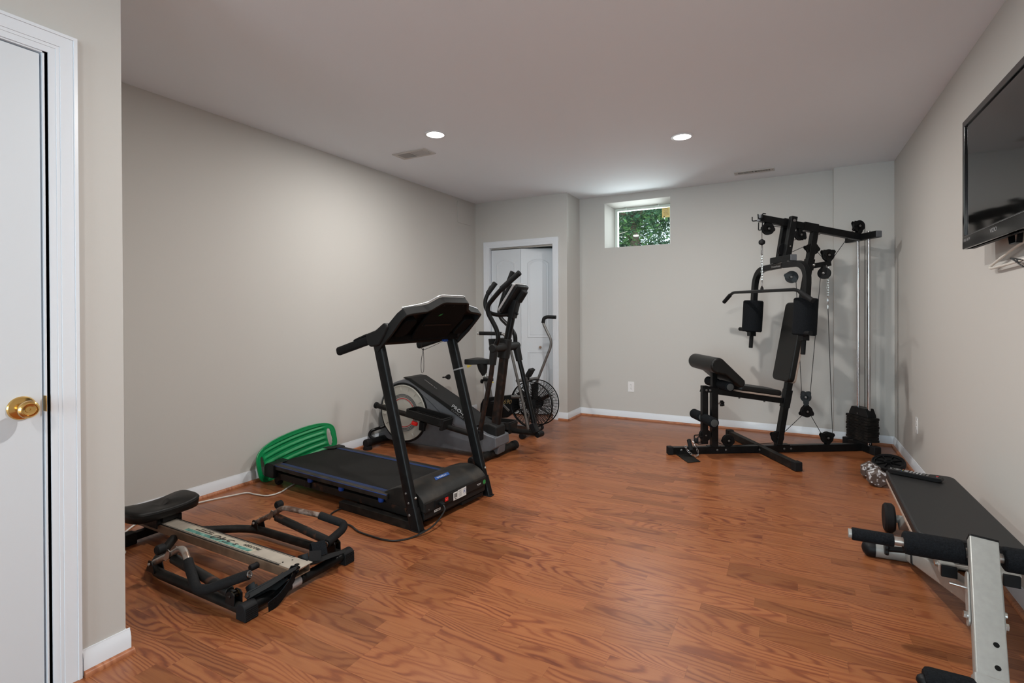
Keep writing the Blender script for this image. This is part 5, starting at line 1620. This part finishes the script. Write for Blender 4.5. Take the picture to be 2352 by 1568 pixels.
for x in (-3.005, -2.885):
    for y in (-.052, .052):
        obj('wheel', MB().cyl((x, RY + y - .008, .124), (x, RY + y + .008, .124), .0165, 16, .002), 'rubber', cr, **W)
# foot pedals with heel cup and loose straps
for s, tilt in ((-1, 1), (1, -1)):
    c = Vector((-1.895, RY + s * .125, .088))
    d = Vector((.10, .155 if s < 0 else -.150, .062 if s < 0 else -.01)).normalized() if s < 0 else Vector((.085, .150, .004)).normalized()
    upv = Vector((-.62, .10, .78)).normalized() if s < 0 else Vector((-.45, .10, .88)).normalized()
    upv = (upv - d * upv.dot(d)).normalized()
    sdv_ = upv.cross(d)
    pp = obj('foot_pedal', MB().prism([(-.090, -.042), (-.075, -.050), (.09, -.046), (.115, -.030), (.115, .030), (.09, .046), (-.075, .050), (-.090, .042)], c, d, sdv_, .007), 'dark_plastic', rw, bev=.002, **W)
    obj('pedal_flange', MB().prism([(-.09, 0), (.11, 0), (.11, -.010), (.0, -.022), (-.09, -.024)], c - sdv_ * .045, d, upv, .004).prism([(-.09, 0), (.11, 0), (.11, -.010), (.0, -.022), (-.09, -.024)], c + sdv_ * .045, d, upv, .004), 'dark_plastic', pp, bev=.001, **W)
    for q in (-.045, .0, .05):
        obj('pedal_rib', MB().bar([c + d * q - sdv_ * .043 - upv * .006, c + d * q + sdv_ * .043 - upv * .006], .006, .012, up=upv), 'black_plastic', pp, **W)
    hc = [(.048 * math.cos(R(a)), .040 * math.sin(R(a))) for a in range(100, 261, 16)]
    hci = [(.043 * math.cos(R(a)), .035 * math.sin(R(a))) for a in range(260, 99, -16)]
    obj('heel_cup', MB().prism(hc + hci, c - d * .040 + upv * .014, d, sdv_, .030), 'black_plastic', pp, bev=.001, **W)
    obj('pedal_bolt', MB().cyl(c - d * .085 - sdv_ * .055 - upv * .012, c - d * .085 - sdv_ * .042 - upv * .012, .008, 12, .002), 'rusty_black', pp, **W)
    if s < 0:
        sp_ = spline([c + d * .07 + upv * .004 + sdv_ * .0, (-1.858, RY - .030, .095), (-1.842, RY - .075, .070), (-1.838, RY - .125, .038), (-1.842, RY - .172, .022)], 5)
        obj('strap', MB().bar(sp_, .004, .062, up=(.35, -.12, .93)), 'foam', pp, label='loose black hook and loop strap', **W)
        obj('strap_back', MB().bar(spline([c + d * .06 + sdv_ * .02, c + d * .01 - upv * .014 + sdv_ * .02, c - d * .05 - upv * .020 + sdv_ * .015], 4), .003, .04, up=upv), 'black_plastic', pp, **W)
    else:
        lp = [c + d * .004 + sdv_ * (.050 * math.cos(R(a))) + upv * (.004 + .066 * math.sin(R(a))) for a in range(0, 181, 12)]
        obj('strap', MB().bar(lp, .055, .003, up=upv), 'foam', pp, label='arched black foot strap', **W) if False else None
        rr_ = []
        for a in range(0, 181, 12):
            q = c + sdv_ * (.050 * math.cos(R(a))) + upv * (.004 + .062 * math.sin(R(a)))
            nn = (sdv_ * math.cos(R(a)) + upv * math.sin(R(a)))
            rr_.append([q + d * .030, q - d * .030, q - d * .030 + nn * .003, q + d * .030 + nn * .003])
        obj('strap', MB().rings(rr_), 'foam', pp, label='arched black foot strap', **W)
        obj('strap_tail', MB().bar([c + sdv_ * -.052 + upv * .03 + d * -.02, c + sdv_ * -.056 - upv * .012 + d * -.028], .052, .003, up=sdv_), 'black_plastic', pp, **W)

# ------------------------------------------------------------------ weight bench
wb = thing('weight_bench', 'long black padded exercise bench with silver grey frame and foam rollers along the right wall', 'weight bench', (.55, 2.9, 0))
P0, P1 = Vector((.561, 2.335, .395)), Vector((.583, 3.315, .372))
pd_ = (P1 - P0).normalized()
ps_ = Vector((pd_.y, -pd_.x, 0)).normalized()
pn_ = ps_.cross(pd_)
if pn_.z < 0:
    pn_ = -pn_
Lp = (P1 - P0).length
ol = []
for x, y in rrect(.300, Lp, .035, 6):
    k = max(0, (y - Lp / 2 + .22) / .22)
    ol.append((x * (1 - .10 * k * k), y))
mid = (P0 + P1) / 2
obj('pad_board', MB().prism([(x * 1.0, y) for x, y in ol], mid - pn_ * .052, ps_, pd_, .012), 'pad_board', wb, bev=.002, **W)
obj('pad', MB().prism([(x * .995, y * .998) for x, y in ol], mid - pn_ * .023, ps_, pd_, .046), 'bench_vinyl', wb, bev=.008, seg=3, **W)
obj('pad_seam', MB().tube([mid + ps_ * x * .992 + pd_ * y * .995 - pn_ * .0065 for x, y in ol], .0022, 6, close=True), 'bench_vinyl', wb, **W)
# main beam rising from the rear stabiliser to the front post
A, B = Vector((.505, 3.055, .052)), Vector((.548, 2.085, .288))
obj('main_beam', MB().bar([A, B], .050, .062, r=.006), 'silver_paint', wb, ang=40, **W)
obj('beam_collar', MB().bar([A.lerp(B, .14), A.lerp(B, .165)], .056, .068, r=.006), 'black_plastic', wb, **W)
obj('beam_sleeve', MB().bar([A.lerp(B, .06), A.lerp(B, .14)], .056, .070, r=.006), 'silver_paint', wb, bev=.002, **W)
stb = obj('rear_stabilizer', MB().cyl((.345, 3.055, .038), (.705, 3.075, .038), .0375, 22), 'silver_paint', wb, **W)
for x, y, s in ((.345, 3.055, -1), (.705, 3.075, 1)):
    obj('end_cap', MB().lathe((x + .004 * -s, y, .038), (s, .05, 0), [(.0385, -.02), (.0385, .006), (.034, .020), (.022, .031), (.006, .036)], 20), 'black_plastic', stb, **W)
pk = obj('pop_pin', MB().cyl((.480, 2.985, .083), (.405, 2.975, .078), .013, 12, .002), 'black_plastic', wb, **W)
obj('pin_knob', MB().prism([(.030 * (1 + .10 * math.cos(5 * a)) * math.cos(a), .030 * (1 + .10 * math.cos(5 * a)) * math.sin(a)) for a in [2 * PI * i / 40 for i in range(40)]], (.402, 2.974, .079), (0, 1, 0), Z_, .014), 'black_plastic', pk, bev=.004, **W)
# pad carrier rails
for x, y in ((.478, 2.245), (.642, 2.262)):
    pr2 = obj('pad_rail', MB().bar([(x, y, .314), (x + .014, y + .90, .293)], .042, .036), 'silver_paint', wb, bev=.002, **W)
    obj('square_cap', MB().box((x - .001, y - .006, .3145), (.044, .012, .039)), 'black_plastic', pr2, bev=.003, **W)
obj('pivot_bolt', MB().cyl((.45, 2.30, .312), (.68, 2.318, .312), .009, 12), 'zinc', wb, **W)
obj('support_leg', MB().bar([(.56, 3.10, .29), (.535, 3.42, .045)], .042, .042, r=.005), 'silver_paint', wb, ang=40, **W)
obj('rear_foot', MB().cyl((.455, 3.43, .078), (.68, 3.44, .078), .020, 16), 'silver_paint', wb, **W)
for x0_, x1_ in ((.452, .500), (.64, .70)):
    obj('rubber_wheel', MB().lathe((x0_, 3.435, .078), X_, [(.012, 0), (.066, 0), (.076, .010), (.076, x1_ - x0_ - .010), (.066, x1_ - x0_), (.012, x1_ - x0_)], 28), 'rubber', wb, **W)
# front post with leg rollers
PT, PB = Vector((.553, 2.196, .450)), Vector((.497, 1.895, .135))
pdv = (PB - PT).normalized()
pxv = Vector((1, 0, 0))
pxv = (pxv - pdv * pxv.dot(pdv)).normalized()
pnv = pxv.cross(pdv)
post = obj('front_post', MB().bar([PT, PB], .072, .042, up=pnv, r=.004), 'silver_paint', wb, ang=40, label='silver grey square post', **W)
obj('post_cap', MB().bar([PT - pdv * .006, PT], .074, .044, up=pnv, r=.004), 'black_plastic', post, **W)
obj('lower_sleeve', MB().bar([PB - pdv * .03, PB + pdv * .16], .080, .050, up=pnv, r=.004), 'silver_paint', wb, ang=40, **W)
nface = pnv if pnv.z > 0 else -pnv
for k in (.72, .86):
    q = PT.lerp(PB, k) + nface * .0212 + pxv * .012
    obj('pin_hole', MB().lathe(q, nface, [(.001, 0), (.0072, 0), (.0072, .0004), (.001, .0004)], 20), 'matt_black', post, **W)
# side plates joining beam and post
for s in (-1, 1):
    q = PT.lerp(PB, .43) + pxv * s * .0395 - nface * .022
    sp2 = obj('side_plate', MB().prism(rrect(.040, .165, .018), q, pdv.cross(pxv), pdv, .005), 'silver_paint', wb, bev=.001, **W)
    obj('hex_bolt', MB().cyl(q + pdv * .052, q + pdv * .052 + pxv * s * .012, .0105, 6), 'zinc', sp2, **W)
    obj('washer', MB().ring(q + pdv * .052 + pxv * s * .0025, pxv * s, .009, .014, .0018, 18), 'zinc', sp2, **W)
    obj('hex_bolt', MB().cyl(q + pdv * .020, q + pdv * .020 + pxv * s * .010, .0105, 14), 'zinc', sp2, **W) if s > 0 else None
obj('lock_pin', MB().cyl(PT.lerp(PB, .36) - pxv * .04 - nface * .02, PT.lerp(PB, .36) - pxv * .085 - nface * .02, .0045, 12, .0015), 'chrome', wb, **W)
ry_, rz_ = 2.205, .402
ub = obj('upper_bar', MB().cyl((.190, ry_, rz_), (.790, ry_, rz_), .0150, 18, .001), 'worn_tube', wb, **W)
obj('bar_end', MB().cyl((.186, ry_, rz_), (.197, ry_, rz_), .0158, 18, .001), 'silver_paint', ub, **W)
obj('hand_grip', MB().lathe((.196, ry_, rz_), X_, [(.015, 0), (.0205, .001), (.0215, .004), (.0215, .120), (.0205, .123), (.015, .124)], 20), 'foam', ub, **W)
for a, b in ((.345, .508), (.604, .768)):
    obj('foam_roller', MB().lathe((a, ry_, rz_), X_, [(.0152, .001), (.030, 0), (.0375, .005), (.0385, .012), (.0385, b - a - .012), (.0375, b - a - .005), (.030, b - a), (.0152, b - a - .001)], 28), 'foam', ub, **W)
ly_, lz_ = 1.874, .128
lb3_ = obj('lower_bar', MB().cyl((.335, ly_, lz_), (.66, ly_, lz_), .0140, 16), 'worn_tube', wb, **W)
obj('dome_cap', MB().lathe((.342, ly_, lz_), (-1, 0, 0), [(.0175, 0), (.0170, .006), (.012, .014), (.004, .018)], 18), 'black_plastic', lb3_, **W)
for a, b in ((.342, .462), (.535, .655)):
    obj('foam_roller', MB().lathe((a, ly_, lz_), X_, [(.0142, .001), (.030, 0), (.0380, .006), (.0400, .014), (.0400, b - a - .014), (.0380, b - a - .006), (.030, b - a), (.0142, b - a - .001)], 28), 'foam', lb3_, **W)
# floor stand of the post, below the frame of the photograph
obj('front_leg', MB().bar([PB + pdv * .12 + Vector((0, 0, .02)), (.475, 1.755, .03)], .060, .045, up=pnv), 'silver_paint', wb, bev=.002, **W)
obj('front_foot', MB().cyl((.30, 1.755, .030), (.66, 1.755, .030), .030, 18, .004), 'silver_paint', wb, **W)

# remote control on the bench
q0 = Vector((.448, 3.235, 0))
q1 = Vector((.648, 3.150, 0))


def padz(p):
    t = (p.y - P0.y) / (P1.y - P0.y)
    return P0.z + (P1.z - P0.z) * t


rcx = (q0 + q1) / 2
rdir = (q1 - q0).normalized()
rm = thing('remote_control', 'slim black remote control lying across the far end of the weight bench', 'remote control', (rcx.x, rcx.y, padz(rcx)))
rsd = Vector((-rdir.y, rdir.x, 0))
rz0 = padz(rcx) + .003
Lr = (q1 - q0).length
obj('body', MB().prism([(-Lr / 2, .006), (-Lr / 2 + .012, 0), (Lr / 2 - .012, 0), (Lr / 2, .006), (Lr / 2, .012), (Lr / 2 - .004, .021), (-Lr / 2 + .004, .021), (-Lr / 2, .012)], (rcx.x, rcx.y, rz0), rdir, Z_, .048), 'black_plastic', rm, bev=.003, **W)


def rb(name, x, y, w_, d_, m):
    p = Vector((rcx.x, rcx.y, rz0 + .0218)) + rdir * x + rsd * y
    obj(name, MB().prism(rrect(w_, d_, min(w_, d_) * .3, 3), p, rdir, rsd, .0022), m, rm, **W)


rb('power_button', Lr / 2 - .022, .008, .010, .010, 'red_print')
for i in range(3):
    rb('button', Lr / 2 - .020 - .0, -.014 + 0 * i, .006, .008, 'dull_steel') if i == 0 else None
for r_ in range(6):
    for c_ in range(3):
        rb('button', .052 - .0135 * r_, -.013 + .013 * c_, .0085, .0095, 'silver_plastic' if r_ > 1 else 'dull_steel')
for c_ in range(2):
    rb('rocker_button', -.034, -.009 + .018 * c_, .018, .008, 'silver_plastic')
for c_, m_ in enumerate(('red_print', 'green_print', 'yellow_print', 'blue_print')):
    rb('colour_button', -.050, .0135 - .009 * c_, .0042, .0065, m_)
obj('dial_ring', MB().ring(Vector((rcx.x, rcx.y, rz0 + .021)) - rdir * .072, Z_, .009, .0145, .0018, 28), 'dull_steel', rm, **W)
obj('dial_button', MB().cyl(Vector((rcx.x, rcx.y, rz0 + .0205)) - rdir * .072, Vector((rcx.x, rcx.y, rz0 + .0232)) - rdir * .072, .0055, 16), 'silver_plastic', rm, **W)
obj('print_mark', MB().box(Vector((rcx.x, rcx.y, rz0 + .0212)) - rdir * .099, (.003, .012, .0006)), 'white_print', rm, **W)

# hex dumbbell
db = thing('dumbbell', 'chipped brown cast iron hex dumbbell on the floor beside the bench', 'dumbbell', (.520, 4.390, 0))
da, dbp = Vector((.538, 4.262, .055)), Vector((.508, 4.52, .055))
dd = (dbp - da).normalized()
dsd = Vector((-dd.y, dd.x, 0))


def hexa(c, r0, r1, l, name, m):
    rings = []
    for t, r_ in ((-l / 2, r0), (-l / 2 + .018, r1), (l / 2 - .018, r1), (l / 2, r0)):
        rings.append([c + dd * t + dsd * r_ * math.cos(R(30 + 60 * i)) + Z_ * r_ * math.sin(R(30 + 60 * i)) for i in range(6)])
    return obj(name, MB().rings(rings), m, db, bev=.002, world=True, ang=20)


zc = .0555
hexa(Vector((da.x, da.y, zc)) + dd * .048, .052, .064, .098, 'hex_head', 'iron_paint')
hexa(Vector((dbp.x, dbp.y, zc)) - dd * .048, .052, .064, .098, 'hex_head', 'iron_paint')
obj('handle', MB().cyl(Vector((da.x, da.y, zc)) + dd * .09, Vector((dbp.x, dbp.y, zc)) - dd * .09, .017, 16), 'iron', db, **W)
for o_ in db.children:
    pass

# ab wheel lying on its axle
aw = thing('ab_wheel', 'black spoked exercise wheel lying tilted behind the dumbbell', 'exercise wheel', (.655, 4.73, 0))
wax = Vector((-.12, -.30, .95)).normalized()
wc_ = Vector((.655, 4.735, .062))
obj('tyre', MB().lathe(wc_ - wax * .018, wax, [(.098, 0), (.104, .002), (.107, .010), (.107, .026), (.104, .034), (.098, .036), (.094, .030), (.094, .006)], 48, cap=False, close=True), 'rubber', aw, **W)
obj('rim', MB().ring(wc_ - wax * .012, wax, .084, .095, .024, 48), 'black_plastic', aw, bev=.002, **W)
obj('hub', MB().lathe(wc_ - wax * .022, wax, [(.010, 0), (.026, 0), (.026, .044), (.014, .044), (.013, .050), (.006, .050)], 24), 'black_plastic', aw, **W)
obj('web', MB().lathe(wc_ - wax * .004, wax, [(.024, 0), (.086, 0), (.086, .004), (.024, .004)], 36, cap=False, close=True), 'dark_plastic', aw, **W)
wu = wax.cross(Vector((1, 0, 0))).normalized()
wv = wax.cross(wu)
for i in range(8):
    a = 2 * PI * i / 8 + .3
    r_ = wu * math.cos(a) + wv * math.sin(a)
    obj('spoke', MB().bar([wc_ + r_ * .022 + wax * .006, wc_ + r_ * .086 + wax * .004], .006, .016, up=wax), 'black_plastic', aw, **W)
obj('axle', MB().cyl(wc_ - wax * .050, wc_ + wax * .032, .009, 14), 'black_metal', aw, **W)

# ------------------------------------------------------------------ wall television
tv = thing('television', 'flat black television mounted on the right wall', 'television', (.74, 2.63, 1.49))
TX = .722
y0, y1, z0, z1 = 2.105, 3.158, 1.492, 2.092
obj('bezel', MB().prism([(y0, z0), (y1, z0), (y1, z1), (y0, z1)], (TX + .012, 0, 0), (0, 1, 0), Z_, .024, holes=[[(y0 + .032, z0 + .062), (y1 - .032, z0 + .062), (y1 - .032, z1 - .030), (y0 + .032, z1 - .030)]]), 'tv_bezel', tv, bev=.003, **W)
obj('screen', MB().box((TX + .010, (y0 + y1) / 2, (z0 + z1) / 2 + .016), (.006, y1 - y0 - .06, z1 - z0 - .088)), 'tv_screen', tv, **W)
obj('chin_line', MB().box((TX - .0004, (y0 + y1) / 2, z0 + .056), (.0008, y1 - y0 - .01, .0014)), 'dull_steel', tv, **W)
obj('side_glint', MB().box((TX + .006, y1 - .028, (z0 + z1) / 2), (.010, .004, z1 - z0 - .10)), 'blue_print', tv, **W) if False else None
obj('back_housing', MB().prism([(y0 + .02, z0 + .012), (y1 - .02, z0 + .012), (y1 - .06, z0 + .05), (y1 - .06, z1 - .06), (y0 + .06, z1 - .06)], (TX + .040, 0, 0), (0, 1, 0), Z_, .034), 'dark_plastic', tv, bev=.012, **W)
obj('bottom_edge', MB().box((TX + .024, (y0 + y1) / 2, z0 + .006), (.040, y1 - y0 - .03, .012)), 'dark_plastic', tv, bev=.004, **W)
sg = MB()
for i in range(9):
    sg.box((TX + .020, 2.62 - .022 * i, z0 - .0008), (.005, .010, .002))
obj('speaker_slot', sg, 'matt_black', tv, **W)
text('brand_text', 'VIZIO', .024, (TX - .0004, 2.735, z0 + .034), (0, -1, 0), Z_, 'dim_print', tv, xs=1.3, **W)
text('feature_text', 'FULL HDTV', .017, (TX - .0004, 3.085, z0 + .038), (0, -1, 0), Z_, 'dim_print', tv, xs=1.1, **W)
obj('wall_bracket', MB().box((XR - .012, 2.63, 1.80), (.020, .50, .30)).box((.783, 2.63, 1.80), (.06, .10, .24)), 'black_metal', tv, bev=.003, **W)
obj('bracket_strap', MB().bar([(.775, 2.735, 1.50), (.770, 2.705, 1.462), (.775, 2.655, 1.464), (.778, 2.650, 1.505)], .020, .003), 'black_metal', tv, **W)
cb = obj('tv_cable', MB().tube(spline([(.810, 2.56, 1.488), (.806, 2.72, 1.470), (.803, 2.90, 1.438), (.802, 3.05, 1.408), (.802, 3.085, 1.399), (.802, 3.06, 1.393), (.802, 2.95, 1.394), (.803, 2.76, 1.399), (.806, 2.55, 1.41), (.812, 2.40, 1.43)]), .0055, 8), 'white_cable')
tag(cb, 'thick white cable hanging in a loop under the television', 'cable')
obj('cable_tie', MB().ring((.803, 2.765, 1.399), (0, -1, .02), .0056, .008, .02, 14), 'black_cable', cb)
c2 = obj('thin_cable', MB().tube(spline([(.800, 2.70, 1.398), (.80, 2.79, 1.412), (.80, 2.83, 1.417), (.80, 2.80, 1.408), (.80, 2.70, 1.372)]), .0030, 7), 'black_cable')
tag(c2, 'thin black cable tied to the white cable under the television', 'cable')
